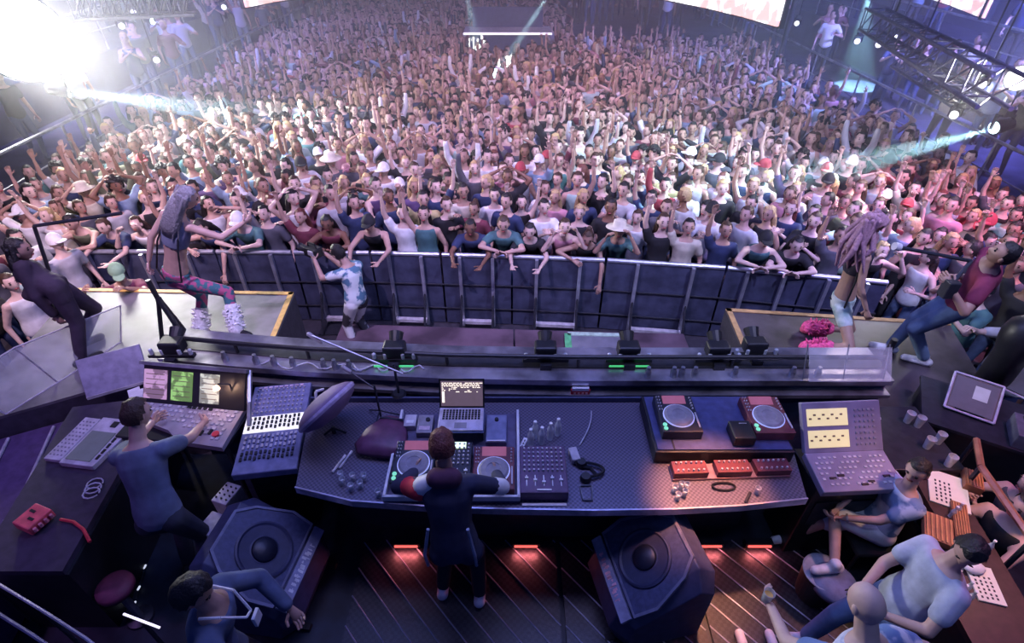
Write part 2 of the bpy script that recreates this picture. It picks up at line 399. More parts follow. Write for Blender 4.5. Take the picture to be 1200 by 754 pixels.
def riser(label, poly, z, top_m, tape_edges, skirt_m, tape_m):
    t = thing('stage_riser', label, 'riser', (0, 0, 0), 0, 'dance risers beside the booth')
    MB().prism(poly, -.6, z - .03).build('skirt', skirt_m, t)
    MB().prism(poly, z - .03, z).build('deck', top_m, t)
    for i, j in tape_edges:
        a = V((*poly[i], z + .004)); b = V((*poly[j], z + .004)); d = b - a; cc = sum((V((*p, z)) for p in poly), V((0, 0, 0))) / len(poly)
        n = V((-d.y, d.x, 0)).normalized(); n = n if (cc - a).dot(n) > 0 else -n
        MB().box((a + b) / 2 + n * .03, (d.length, .06, .012), math.atan2(d.y, d.x)).build('edge_tape', tape_m, t)
    return t
skirt = mat('riser_skirt', (.05, .045, .065), .7)
LD = [(-5.45, 5.67), (-2.69, 5.58), (-2.57, 4.16), (-3.32, 4.28), (-4.0, 3.95), (-5.1, 3.35)]
riser('left dance riser with a scuffed pale deck and yellow taped edge', LD, .7, mat('scuffed_deck', (.15, .14, .16), .5, scale=2.5, var=.5), [(0, 1), (1, 2)], skirt, yellow)
RD = [(2.53, 5.24), (5.0, 4.97), (4.62, 3.62), (3.5, 3.62), (3.46, 3.98), (2.45, 3.98)]
riser('right dance riser with a dark brown deck and gold taped edge', RD, .7, mat('dark_scuffed_deck', (.06, .048, .062), .45, scale=2.5, var=.6), [(0, 1), (5, 0)], skirt, gold)

# ------------------------------------------------------------------ parapet with ledge and lighting bar
led_metal = mat('ledge_metal', (.46, .45, .52), .28, .75, scale=3, var=.5, bump=.3)
PP = [V((-3.30, 3.90)), V((-2.6, 3.80)), V((-1.9, 3.72)), V((-.6, 3.63)), V((.6, 3.60)), V((2, 3.60)), V((3.4, 3.60))]
def offs(pl, d):
    out = []
    for i, p in enumerate(pl):
        a = pl[max(0, i - 1)]; b = pl[min(len(pl) - 1, i + 1)]; t_ = (b - a).normalized(); out.append(p + V((-t_.y, t_.x)) * d)
    return out
def band(nm, d0, d1, z0, z1, m, par, pl=PP):
    A = offs(pl, d0); B = offs(pl, d1); mb = MB()
    mb.loft([[V((*a, z0)), V((*b, z0)), V((*b, z1)), V((*a, z1))] for a, b in zip(A, B)]); return mb.build(nm, m, par)
t = thing('booth_parapet', 'long booth parapet with a shiny metal ledge facing the crowd', 'parapet', (0, 0, 0))
FP = PP[:7]
band('wall', 0, .32, -.6, 1.08, navy, t, FP); band('ledge', -.06, .40, 1.08, 1.14, led_metal, t, FP); band('inner_shelf', -.10, .06, .96, 1.0, led_metal, t, FP)
band('ledge_channel', .10, .24, 1.14, 1.15, dark, t, FP)
t = thing('lighting_bar', 'thin black pipe carrying lamps along the parapet ledge', 'bar', (0, 0, 0))
LB = offs(FP, .12); MB().path([V((*p, 1.26)) for p in LB], .022, 8).build('pipe', black, t)
for p in LB: MB().rod((p.x, p.y, 1.14), (p.x, p.y, 1.26), .016).build('stand_off', black, t)

def rail_lamp(px, py, label, green=False):
    p = at(px, py, 1.28)
    t = thing('clamped_lamp', label, 'stage lamp', (p.x, 3.76 + (abs(p.x) > 2) * .06, 1.17), 0, 'lamps clamped along the booth parapet')
    MB().box((0, .06, .10), (.20, .14, .13)).build('lamp_body', black, t, bevel=.02)
    MB().lathe((0, .13, .12), [(.055, 0), (.07, .10)], 14, M=Matrix.Rotation(R(-60), 3, 'X')).build('snout', black, t)
    MB().box((0, 0, .03), (.42, .05, .03)).build('cross_bar', black, t)
    for k in (-.18, -.08, .08, .18): MB().lathe((k, 0, .045), [(.018, 0), (.018, .05), (.008, .06)], 8).build('knob', mat('bright_knob', (.55, .6, .65), .4), t)
    if green: MB().box((0, -.06, .0), (.36, .012, .014)).build('green_led_strip', mat('green_led', (.1, .8, .25), em=(.12, 1, .3), es=.45), t)
    MB().box((0, -.06, -.05), (.10, .05, .16)).build('clamp', black, t)
rail_lamp(456, 432, 'black clamped lamp with a green light strip before the laptop', True)
rail_lamp(641, 432, 'black clamped lamp at the left edge of the taped hatch')
rail_lamp(744, 437, 'black clamped lamp with green light strip right of the red tag', True)
rail_lamp(852, 432, 'black clamped lamp beside the corner of the right riser')
rail_lamp(203, 402, 'black clamped lamp beside the X shaped stand')
rail_lamp(905, 440, 'black clamped lamp before the right console screens')
t = thing('red_tag', 'small red and white tag hung on the parapet ledge', 'tag', (at(681, 462, 1.05).x, 3.52, 1.0))
MB().box((0, 0, 0), (.17, .02, .10)).build('card', redm, t); MB().box((0, .0, .06), (.15, .024, .03)).build('white_header', white, t)
m = MB()
for k in range(4): m.box((-.05 + .035 * k, -.013, -.0), (.018, .004, .05))
m.build('lettering', mat('pale_pink_ink', (.85, .45, .5)), t)

# clutter on the ledge
rs = random.Random(3)
CN = ['above the warm console lamp', 'above the top left of the audio mixer', 'above the middle of the audio mixer', 'above the top right of the audio mixer', 'above the purple oval case', 'first right of the purple oval case', 'left of the green lit lamp', 'nearest the raised case left edge', 'above the left player of the raised case', 'close right of the one above the left player', 'above the middle of the raised case', 'by the lamp at the riser corner', 'above the right player of the raised case', 'behind the clear screen']
for ci, px in enumerate((262, 300, 322, 345, 382, 395, 412, 760, 790, 800, 815, 862, 930, 960)):
    p = at(px, 425 + (px > 700) * 18, 1.16); yy = np.interp(p.x, [q.x for q in FP], [q.y for q in FP]) + .0
    t = tag(MB().lathe((0, 0, 0), [(.028, 0), (.03, .06), (.018, .09), (.018, .11)], 10).build('connector_plug', steel), 'metal cable connector on the ledge, ' + CN[ci], 'connector', 'cable connectors on the parapet ledge')
    t.location = (p.x, yy, 1.14)
# loose cables hung at ledge
cab = mat('pale_cable', (.5, .5, .58), .5)
for k, (x0, x1) in enumerate(((-2.3, -1.2), (-1.5, -.8))):
    pts = [V((x0 + (x1 - x0) * i / 16, 3.73 + .05 * math.sin(i * 1.3 + k) - .06 * (x0 + (x1 - x0) * i / 16 + 2) * .8, 1.155 + .01 * math.sin(i))) for i in range(17)]
    tag(MB().path(pts, .007).build('coiled_cable', cab), ('pale cable snaking along the parapet ledge above the audio mixer', 'pale cable lying on the parapet ledge left of the laptop')[k], 'cable')

# floor panels
plate = mat('slotted_deck', (.020, .022, .034), .42, .2, kind='grid', scale=36, color2=(.03, .032, .045))
ridge = mat('deck_ridge', (.30, .32, .44), .4, .4)
for lab, x0, x1 in (('slotted dark floor panel under the standing DJ', -1.30, .38), ('slotted dark floor panel between the DJ and the right floor monitor', .42, 1.50), ('slotted dark floor panel right of the right floor monitor', 1.54, 2.75)):
    t = thing('floor_panel', lab, 'floor panel', (x0, .55, 0), 0, 'slotted floor panels behind the counter')
    W = x1 - x0; D = 2.12
    MB().box((W / 2, D / 2, .015), (W, D, .03)).build('plate', plate, t)
    m = MB(); k = -D
    while k < W:
        a = V((k, D)); b = V((k + D * .9, 0))
        pa = a if a.x >= 0 else a.lerp(b, (0 - a.x) / (b.x - a.x)); pb = b if b.x <= W else a.lerp(b, (W - a.x) / (b.x - a.x))
        if pb.x > pa.x: m.rod((pa.x, pa.y, .034), (pb.x, pb.y, .034), .006, n=5)
        k += .21
    m.build('ridge', ridge, t)
for x, lab in ((-.92, 'low red lamp glowing under the counter left of the DJ'), (.12, 'low red lamp glowing under the counter beside the DJ'), (1.72, 'low red lamp under the counter right of the right monitor'), (2.15, 'low red lamp nearest the right console')):
    t = thing('floor_lamp_bar', lab, 'lamp', (x, 2.62, .03)); MB().box((0, 0, .04), (.24, .06, .06)).build('housing', black, t)
    MB().box((0, -.035, .045), (.20, .01, .02)).build('lens', mat('red_lens', (1, .1, .1), em=(1, .16, .14), es=1.2), t)
    area('red_lamp_light', (x, 2.56, .10), (x, 2.35, -.05), 1.1, (1, .20, .20), .2, .04)

# scatter volumes and point lights added for the glare round two lamps
def glare_volume(name, label, c, r, dens):
    o = MB().ball((0, 0, 0), r, 24, 16).build(name, None); o.data.materials.clear(); o.location = c; m = bpy.data.materials.new(name); m.use_nodes = True; nt = m.node_tree; nt.nodes.clear()
    ou = nt.nodes.new('ShaderNodeOutputMaterial'); vs = nt.nodes.new('ShaderNodeVolumeScatter'); tc = nt.nodes.new('ShaderNodeTexCoord'); ln = nt.nodes.new('ShaderNodeVectorMath'); ln.operation = 'LENGTH'
    mr = nt.nodes.new('ShaderNodeMapRange'); mr.inputs['From Min'].default_value = 0; mr.inputs['From Max'].default_value = r; mr.inputs['To Min'].default_value = dens; mr.inputs['To Max'].default_value = 0
    pw = nt.nodes.new('ShaderNodeMath'); pw.operation = 'MULTIPLY'; nt.links.new(tc.outputs['Object'], ln.inputs[0]); nt.links.new(ln.outputs['Value'], mr.inputs['Value']); nt.links.new(mr.outputs[0], pw.inputs[0]); nt.links.new(mr.outputs[0], pw.inputs[1]); nt.links.new(pw.outputs[0], vs.inputs['Density'])
    vs.inputs['Anisotropy'].default_value = .2; nt.links.new(vs.outputs[0], ou.inputs['Volume']); o.data.materials.append(m); tag(o, label, 'glare_volume', None, 'stuff')
glare_volume('glare_volume', 'added cloud for the glare round the huge floodlight', fl, 3.2, .27)
glare_volume('glare_volume', 'added cloud for the glare round the round lamp at the right', fl2, 1.8, .30)
point('floodlight_glow', fl + (V((0, 0, 4.5)) - fl).normalized() * .45, 80, (1, .98, .95), .3)
point('floodlight_glow', fl2 + (V((0, 0, 4.5)) - fl2).normalized() * .2, 30, (1, .98, .95), .1)

# ------------------------------------------------------------------ people
SKIN = [mat('skin_light', (.54, .34, .29), .5, var=.06, bump=.03), mat('skin_tan', (.40, .24, .19), .5, var=.06, bump=.03), mat('skin_dark', (.22, .11, .075), .5, var=.06, bump=.03), mat('skin_pale', (.64, .45, .40), .5, var=.06, bump=.03)]
eye_m = mat('eye_dark', (.02, .015, .015), .3, bump=0); lip_m = mat('lips', (.38, .09, .09), .5, bump=0)
HAIRM = {'black': mat('black_hair', (.012, .010, .012), .55, scale=60, bump=.5), 'brown': mat('brown_hair', (.055, .028, .018), .55, scale=60, bump=.5),
         'blond': mat('blond_hair', (.50, .35, .18), .55, scale=60, bump=.5), 'auburn': mat('auburn_hair', (.13, .035, .03), .55, scale=60, bump=.5), 'ash': mat('ash_blond_hair', (.22, .21, .24), .55, scale=60, bump=.5)}
def frame(d, hint):
    z = V(d).normalized(); x = V(hint) - z * V(hint).dot(z)
    x = x.normalized() if x.length > 1e-4 else z.orthogonal().normalized()
    return x, z.cross(x), z
def ik(a, b, l1, l2, pole):
    a = V(a); b = V(b); d = b - a; L = d.length
    if L > (l1 + l2) * .985: b = a + d / L * (l1 + l2) * .985; d = b - a; L = d.length
    x = (l1 * l1 - l2 * l2 + L * L) / (2 * L); h = math.sqrt(max(l1 * l1 - x * x, 1e-4))
    dn = d / L; p = V(pole); p = p - dn * p.dot(dn)
    p = p.normalized() if p.length > 1e-3 else dn.orthogonal().normalized()
    return a + dn * x + p * h, b
def skeleton(pel, neck, head=None, fwd=(0, 1, 0), look=None, hl=None, hr=None, fl=None, fr=None, el=(-.5, -.6, -.6), er=(.5, -.6, -.6), kl=None, kr=None, s=1.0, slim=1.0, pl=None, pr=None, curl=.5, toel=None, toer=None):
    """joints of a posed body, in metres; right arm is on +x when it faces +y"""
    J = {'s': s, 'slim': slim, 'curl': curl}
    pel = V(pel); neck = V(neck); up = (neck - pel).normalized(); f = V(fwd); f = (f - up * f.dot(up)).normalized(); r = f.cross(up)
    J.update(pel=pel, neck=neck, up=up, f=f, r=r)
    head = V(head) if head is not None else neck + (up * .8 + V((0, 0, .2))).normalized() * .19 * s
    J['head'] = head; look = V(look) if look is not None else f; J['look'] = look.normalized()
    J['hup'] = ((head - neck).normalized() * .6 + V((0, 0, .4))).normalized()
    fl_ = V((f.x, f.y, 0)); fl_ = fl_.normalized() if fl_.length > .05 else V((0, 1, 0)); rt = V((fl_.y, -fl_.x, 0))
    def loc(v): v = V(v); return rt * v.x + fl_ * v.y + V((0, 0, v.z))
    for k, sg, h, e in (('l', -1, hl, el), ('r', 1, hr, er)):
        sh = neck - up * .07 * s + r * sg * .165 * s * slim
        h = V(h) if h is not None else sh + V((0, 0, -.50 * s)) + r * sg * .10 + fl_ * .06
        elb, wr = ik(sh, h, .29 * s, .26 * s, loc(e))
        J['sh' + k], J['el' + k], J['wr' + k] = sh, elb, wr
    for k, sg, ft, kp in (('l', -1, fl, kl), ('r', 1, fr, kr)):
        hp = pel - up * .05 * s + r * sg * .09 * s
        ft = V(ft) if ft is not None else V((hp.x, hp.y, 0)) + rt * sg * .03
        ank = ft + V((0, 0, .08 * s)); kn, ank = ik(hp, ank, .43 * s, .42 * s, loc(kp) if kp is not None else fl_)
        J['hp' + k], J['kn' + k], J['an' + k] = hp, kn, ank
    J['toel'] = V(toel).normalized() if toel is not None else fl_; J['toer'] = V(toer).normalized() if toer is not None else fl_
    J['pl'], J['pr'] = pl, pr
    return J
def ell(c, x, y, rx, ry, n=14):
    return [c + x * (rx * math.cos(2 * math.pi * i / n)) + y * (ry * math.sin(2 * math.pi * i / n)) for i in range(n)]
def torso(mb, J, g=0, t0=-.16, t1=1.0, mi=0):
    s = J['s']; sl = J['slim']; P = [(-.16, .10, .09), (-.05, .155, .115), (.1, .155, .115), (.35, .130, .098), (.55, .140, .105), (.75, .162, .112), (.90, .165, .095), (.97, .12, .078), (1.03, .065, .06)]
    a, b, r, f = J['pel'], J['neck'], J['r'], J['f']
    rg = []
    for t, rx, ry in P:
        if t0 <= t <= t1 + .04:
            w_ = math.sin(max(0, min(1, t)) * math.pi) * .02
            rg.append(ell(a.lerp(b, t) - f * w_, r, f, (rx * s * sl + g), (ry * s * (sl * .5 + .5) + g)))
    mb.loft(rg, mi)
def limb(mb, J, keys, radii, g=0, mi=0):
    s = J['s'] * (.35 + .65 * J['slim'])
    for a, b, r0, r1 in zip(keys[:-1], keys[1:], radii[:-1], radii[1:]):
        mb.cap_tube(a if isinstance(a, V) else J[a], r0 * s + g, b if isinstance(b, V) else J[b], r1 * s + g, 10, mi)
def remesh(mb, voxel, smooth_it=4, mats=None, name='body'):
    me = mb.mesh(name, mats or []); o = bpy.data.objects.new('tmp', me); COL.objects.link(o)
    m = o.modifiers.new('r', 'REMESH'); m.mode = 'VOXEL'; m.voxel_size = voxel
    m = o.modifiers.new('s', 'SMOOTH'); m.factor = .5; m.iterations = smooth_it
    dg = bpy.context.evaluated_depsgraph_get(); ev = o.evaluated_get(dg); em = ev.to_mesh()
    n = len(em.vertices); co = np.empty(n * 3); em.vertices.foreach_get('co', co)
    vs = [tuple(x) for x in co.reshape(-1, 3)]; fs = [tuple(p.vertices) for p in em.polygons]
    ev.to_mesh_clear(); bpy.data.objects.remove(o); bpy.data.meshes.remove(me)
    return vs, fs
def hand(mb, wr, d, n, side, s=1, curl=.5, seg=5, mi=0, pose='open'):
    """palm and five fingers; d along the hand, n palm normal, side: +1 thumb towards x"""
    d = V(d).normalized(); x, y, z = frame(d, V(n).cross(d)); nn = V(n).normalized() ; x = x * side
    mb.cap_tube(V(wr) + d * .015 * s, .026 * s, V(wr) + d * .075 * s, .036 * s, 8, mi, .45, x)
    p0 = V(wr) + d * .085 * s
    for k, (o, L) in enumerate(((.029, .070), (.010, .080), (-.010, .074), (-.028, .058))):
        b = p0 + x * o * s; c = curl * (1 + .12 * k)
        spread = x * (o * 2.2 * (1 - curl))
        q = b + (d * math.cos(c * .8) + nn * math.sin(c * .8) + spread).normalized() * L * .5 * s
        e = q + (d * math.cos(c * 1.9) + nn * math.sin(c * 1.9) + spread).normalized() * L * .5 * s
        mb.cap_tube(b, .0105 * s, q, .0095 * s, seg, mi); mb.cap_tube(q, .0095 * s, e, .008 * s, seg, mi)
    b = V(wr) + d * .03 * s + x * .028 * s
    q = b + (d * .55 + x * .8 + nn * .3).normalized() * .038 * s; e = q + (d * .85 + x * .25 + nn * .4).normalized() * .032 * s
    mb.cap_tube(b, .0125 * s, q, .011 * s, seg, mi); mb.cap_tube(q, .011 * s, e, .009 * s, seg, mi)
def headM(J):
    y = J['look']; z = J['hup']; z = (z - y * z.dot(y)); z = z.normalized() if z.length > .05 else V((0, 0, 1)); x = y.cross(z).normalized(); z = x.cross(y)
    return Matrix((x, y, z)).transposed()
def head_fn(q):
    z = q.z / .118; x, y = q.x, q.y
    if z < 0: x *= 1 + .30 * z; y *= 1 + (.05 if y > 0 else .35) * z
    if y > 0: y *= .95
    fx = math.exp(-(x / .016) ** 2); zz = q.z
    if y > 0: y += .024 * fx * math.exp(-((zz + .022) / .022) ** 2) + .008 * math.exp(-(x / .04) ** 2) * math.exp(-((zz - .03) / .014) ** 2) + .012 * math.exp(-(x / .03) ** 2) * math.exp(-((zz + .095) / .02) ** 2)
    if y > 0: y -= .010 * (math.exp(-((x - .032) / .014) ** 2) + math.exp(-((x + .032) / .014) ** 2)) * math.exp(-((zz - .010) / .013) ** 2)
    return V((x, y, zz))
def add_head(mb, J, hi=False, s=None):
    s = s or J['s']; M = headM(J); c = J['head']; S = Matrix.Scale(s, 3)
    nu, nv = (32, 24) if hi else (18, 14)
    mb.ball(c, (.078, .096, .118), nu, nv, 0, M @ S, head_fn)
    for k in (-1, 1):
        mb.ball(c + M @ V((k * .076, -.004, -.008)) * s, (.012, .02, .032), 8, 6, 0, M @ S)
        mb.ball(c + M @ V((k * .032, .079, .010)) * s, (.014, .009, .008), 8, 6, 2, M @ S)
        mb.ball(c + M @ V((k * .034, .085, .033)) * s, (.018, .006, .004), 8, 4, 2, M @ S)
    mb.ball(c + M @ V((0, .080, -.062)) * s, (.026, .012, .008), 10, 6, 3, M @ S)
def body_mesh(J, voxel=.02, hi=False, name='body', feet=True, legs=True):
    mb = MB(); s = J['s']
    torso(mb, J); limb(mb, J, ['neck', J['head'].lerp(J['neck'], .25)], [.060, .052])
    mb.cap_tube(J['shl'], .055 * s, J['shr'], .055 * s, 10)
    for k in 'lr':
        limb(mb, J, ['sh' + k, 'el' + k, 'wr' + k], [.052, .040, .027])
        if legs:
            limb(mb, J, ['hp' + k, 'kn' + k, 'an' + k], [.088, .056, .040])
            toe = J['toe' + k]; a = J['an' + k]
            mb.cap_tube(a + V((0, 0, -.045 * s)) - toe * .04 * s, .036 * s, a + toe * .15 * s + V((0, 0, -.05 * s)), .030 * s, 10)
    vs, fs = remesh(mb, voxel, 3)
    out = MB(); out.add(vs, fs, 0)
    add_head(out, J, hi)
    for k, sg in (('l', -1), ('r', 1)):
        d = (J['wr' + k] - J['el' + k]).normalized(); n = J['p' + k] if J['p' + k] is not None else (J['f'] * .6 - J['r'] * sg)
        n = V(n); n = n - d * n.dot(d); n = n.normalized() if n.length > .05 else d.orthogonal()
        sd = 1 if n.cross(d).dot(J['r'] * -sg * 1.0) * 1 > 0 else -1
        if abs(n.cross(d).dot(J['r'])) < .2: sd = 1 if n.cross(d).dot(V((0, 0, 1))) > 0 else -1
        hand(out, J['wr' + k], d, n, sd, s, J['curl'], 8 if hi else 5)
    return out
def trousers_split(mb, J, zfrac=0.02, low=False):
    """the faces of the hips and legs get the trouser slot"""
    up = J['up']; pel = J['pel']; s = J['s']
    for i, f in enumerate(mb.f):
        if mb.m[i] != 0: continue
        c = V(mb.v[f[0]])
        best = min(((c - J[a]).lerp(V((0, 0, 0)), 0).length if False else seg_d(c, J[a], J[b]), k) for a, b, k in (('hpl', 'knl', 1), ('hpr', 'knr', 1), ('knl', 'anl', 1), ('knr', 'anr', 1), ('pel', 'neck', 0), ('shl', 'ell', 0), ('shr', 'elr', 0), ('ell', 'wrl', 0), ('elr', 'wrr', 0)))
        if (best[1] == 1 or (best[0] < .25 and (c - pel).dot(up) < .03 * s and seg_d(c, J['pel'], J['neck']) < .2)) and min((c - J['wrl']).length, (c - J['wrr']).length) > .12: mb.m[i] = 1
def seg_d(p, a, b):
    d = b - a; t = max(0, min(1, (p - a).dot(d) / max(d.length_squared, 1e-9))); return (p - a - d * t).length
def shirt_mesh(J, kind='tee', voxel=.02, g=.014, long=0.0):
    mb = MB(); s = J['s']
    torso(mb, J, g, -.16 if kind != 'crop' else .5, .98)
    if kind in ('tee', 'long', 'jacket'): mb.cap_tube(J['shl'], .055 * s + g, J['shr'], .055 * s + g, 10)
    if kind == 'crop' : mb.cap_tube(J['shl'].lerp(J['neck'], .5) - J['up'] * .06, .05 * s + g, J['shr'].lerp(J['neck'], .5) - J['up'] * .06, .05 * s + g, 10)
    for k in 'lr':
        if kind == 'tee': limb(mb, J, ['sh' + k, J['sh' + k].lerp(J['el' + k], .55)], [.054, .050], g + .003)
        if kind in ('long', 'jacket'): limb(mb, J, ['sh' + k, 'el' + k, J['el' + k].lerp(J['wr' + k], .9)], [.054, .044, .032], g)
    if kind == 'jacket':
        for k in 'lr': limb(mb, J, ['hp' + k, J['hp' + k].lerp(J['kn' + k], .30)], [.088, .08], g)
    return remesh(mb, voxel, 3)
def leg_mesh(J, voxel=.015, g=.012, k0=0, k1=1.0, short=False):
    mb = MB(); torso(mb, J, g, -.16, .10)
    for k in 'lr':
        if short: limb(mb, J, ['hp' + k, J['hp' + k].lerp(J['kn' + k], short)], [.088, .066], g + .006)
        else: limb(mb, J, ['hp' + k, 'kn' + k, J['kn' + k].lerp(J['an' + k], .93)], [.088, .058, .045], g)
    return remesh(mb, voxel, 2)
def shoe_mesh(J, k, g=.012):
    mb = MB(); s = J['s']; toe = J['toe' + k]; a = J['an' + k]
    mb.cap_tube(a + V((0, 0, -.040 * s)) - toe * .045 * s, .036 * s + g, a + toe * .16 * s + V((0, 0, -.052 * s)), .028 * s + g, 10)
    mb.cap_tube(a + V((0, 0, -.03)), .035 + g, a + V((0, 0, .02)), .034 + g, 10)
    return remesh(mb, .012, 1)
def hair_mesh(J, style='short', hi=False):
    mb = MB(); s = J['s']; M = headM(J); c = J['head']; S = Matrix.Scale(s, 3); nu, nv = (28, 20) if hi else (16, 12)
    def fn(q):
        k = 1 + (.10 * noise.noise(q * 28) + (.07 if style in ('long', 'curly') else .04) * noise.noise(q * 70 + V((3, 1, 2))))
        return V((q.x * (1 + .10 * (q.z < 0) * q.z / .12), q.y, q.z)) * k
    if style in ('short', 'long', 'bun', 'curly'):
        kp = lambda q: not (q.y > .028 and q.z < .086) and not (q.y > .0 and q.z < .02) and q.z > (-.05 if style == 'short' else -.085) and not (q.y > -.03 and q.z < -.02 and style == 'short')
        mb.ball(c, (.088, .106, .130) if style != 'curly' else (.11, .12, .145), nu, nv, 0, M @ S, fn, kp)
        if not hi: pass
    if style == 'curly':
        rr = random.Random(1)
        for k in range(26):
            a = rr.random() * 6.28; b = rr.random() * 1.6
            q = V((math.sin(b) * math.cos(a) * .10, math.sin(b) * math.sin(a) * .11, math.cos(b) * .13))
            if q.y > .05 and q.z < .06: continue
            mb.ball(c + M @ q * s, .032 * s, 6, 5)
    if style == 'bun': mb.ball(c + M @ V((0, -.075, .10)) * s, .042 * s, 10, 8)
    if style == 'long':
        back = -J['f']; top = c + M @ V((0, -.055, .02)) * s
        rg = []
        for t, rx, ry in ((0, .075, .05), (.25, .088, .052), (.5, .098, .045), (.75, .10, .038), (1, .065, .022)):
            ctr = top.lerp(J['neck'] + back * .115 * s - J['up'] * .20 * s, t)
            if .2 < t < .8: ctr += back * .02
            rg.append(ell(ctr, J['r'], J['f'], rx * s, ry * s, 14))
        mb.loft(rg)
        rs_ = random.Random(int(abs(c.x * 1000)) % 97)
        for k in range(30 if hi else 10):
            a = top + M @ V((rs_.uniform(-.085, .085), rs_.uniform(-.03, .05), rs_.uniform(-.02, .06))) * s; b = J['neck'] + back * rs_.uniform(.04, .14) * s - J['up'] * rs_.uniform(.05, .28) * s + J['r'] * rs_.uniform(-.12, .12) * s
            mb.cap_tube(a, .022 * s, a.lerp(b, .5) + back * .02, .02 * s, 6); mb.cap_tube(a.lerp(b, .5) + back * .02, .02 * s, b, .004 * s, 6)
    if style == 'cap':
        kp = lambda q: q.z > .015
        mb.ball(c, (.093, .110, .130), nu, nv, 0, M @ S, None, kp)
        mb.ball(c + M @ V((0, .115, .030)) * s, (.068, .075, .010), 14, 6, 0, M @ S)
    if style == 'straw_hat':
        mb.lathe(c + M @ V((0, 0, .045)) * s, [(.19, 0), (.185, .008), (.095, .02), (.085, .10), (.05, .115), (.001, .115)], 22, M=M @ S)
    return mb
def bald(J): return MB()

def add_person(label, J, skin=0, hair=('short', 'black'), shirt=('tee', None), legs=('trousers', None), shoes=None, loc=(0, 0, 0), group=None, voxel=.011, cat='person'):
    t = thing('person', label, cat, loc, 0, group)
    o = body_mesh(J, voxel, True).build('body', [SKIN[skin], black_fab, eye_m, lip_m], t, smooth=True)
    if hair: hair_mesh(J, hair[0], True).build('hair' if hair[0] not in ('cap', 'straw_hat') else hair[0], HAIRM.get(hair[1], hair[1]) if isinstance(hair[1], str) else hair[1], t, smooth=True)
    if shirt and shirt[0]:
        vs, fs = shirt_mesh(J, shirt[0], .014); MB().add(vs, fs).build('shirt' if shirt[0] in ('tee', 'long') else ('jacket' if shirt[0] == 'jacket' else 'top'), shirt[1], t, smooth=True)
    if legs and legs[0]:
        vs, fs = leg_mesh(J, .014, short=.85 if legs[1].name == 'white_shorts' else .4 if legs[0] == 'shorts' else False); MB().add(vs, fs).build(legs[0], legs[1], t, smooth=True)
    if shoes:
        for k in 'lr': vs, fs = shoe_mesh(J, k); MB().add(vs, fs).build('shoe', shoes, t, smooth=True)
    return t

C = lambda n, c, **k: mat(n, c, .85, scale=k.pop('scale', 8), bump=.25, **k)
# --- DJ, back to the camera
J = skeleton((-.40, 2.10, .93), (-.45, 2.30, 1.44), (-.47, 2.40, 1.62), look=(0, .9, -.55), hl=(-.74, 2.62, 1.06), hr=(-.12, 2.60, 1.06), fl=(-.56, 2.22, .03), fr=(-.26, 2.16, .03), el=(-.9, -.3, -.2), er=(.9, -.3, -.2), s=1.02, curl=.6)
dj = add_person('DJ in a long dark jacket with red sleeve panels, back turned, hands on the decks', J, 1, ('short', 'auburn'), ('jacket', C('dark_jacket', (.030, .034, .075))), ('trousers', C('dark_trousers', (.016, .018, .03))), shoe_w)
mm = MB(); mm.cap_tube(J['shl'] + V((-.015, -.01, -.02)), .078, J['shl'].lerp(J['ell'], .5), .07, 12); mm.build('sleeve_panel', C('red_panel', (.60, .03, .06)), dj, smooth=True)
mm = MB(); mm.cap_tube(J['shl'].lerp(J['neck'], .35) + V((0, -.02, .02)), .068, J['shl'] + V((.01, -.01, .02)), .072, 12); mm.build('shoulder_patch', white, dj, smooth=True)
mm = MB(); mm.cap_tube(J['elr'].lerp(J['shr'], .25), .062, J['elr'], .060, 12); mm.build('sleeve_stripe', white, dj, smooth=True)
mm = MB(); mm.cap_tube(J['neck'] + V((-.05, -.05, .04)), .07, J['neck'] + V((.05, -.05, .04)), .07, 14); mm.build('hood', C('maroon_hood', (.085, .028, .065)), dj, smooth=True)
for k in (-1, 1): MB().path([(-.42 + k * .13, 2.02, 1.25), (-.42 + k * .17, 1.98, 1.0), (-.42 + k * .17, 2.02, .80)], .012).build('side_piping', C('grey_piping', (.30, .34, .45)), dj)

# --- technician at the lighting console
J = skeleton((-2.62, 2.36, .90), (-2.72, 2.62, 1.38), (-2.72, 2.74, 1.57), fwd=(-.1, 1, 0), look=(.5, .8, -.35), hl=(-2.98, 3.14, 1.08), hr=(-2.56, 3.10, 1.08), fl=(-2.74, 2.45, 0), fr=(-2.48, 2.30, 0), el=(-.7, -.2, -.6), er=(.8, -.3, -.4), s=1.0)
p = add_person('technician in a grey-blue polo shirt leaning over the left lighting console', J, 0, ('short', 'brown'), ('tee', C('slate_polo', (.12, .15, .24))), ('trousers', C('charcoal_trousers', (.03, .034, .055))), rubber)
# --- person seen from above, lower left
J = skeleton((-1.78, 1.40, .92), (-1.66, 1.46, 1.40), (-1.72, 1.45, 1.57), fwd=(1, .25, 0), look=(.75, .2, -.6), hl=(-1.42, 1.66, .95), hr=(-1.32, 1.20, .93), s=1.02, el=(-.8, .2, -.5), er=(.8, 0, -.5))
p = add_person('person in a blue jacket with a lanyard, seen from above at lower left', J, 1, ('short', 'black'), ('jacket', C('blue_jacket', (.09, .12, .22))), ('trousers', C('dark_trousers', (.016, .018, .03))), rubber)
MB().path([J['neck'] + V((-.03, .09, .04)), J['neck'] + V((.09, .07, .03)), J['neck'] + V((.17, .02, -.10)), J['neck'] + V((.16, -.02, -.10)), J['neck'] + V((.08, -.08, .03)), J['neck'] + V((-.03, -.09, .04))], .008).build('lanyard', white, p)
MB().box(J['neck'] + V((.20, .0, -.14)), (.02, .07, .09)).build('badge', white, p, bevel=.004)
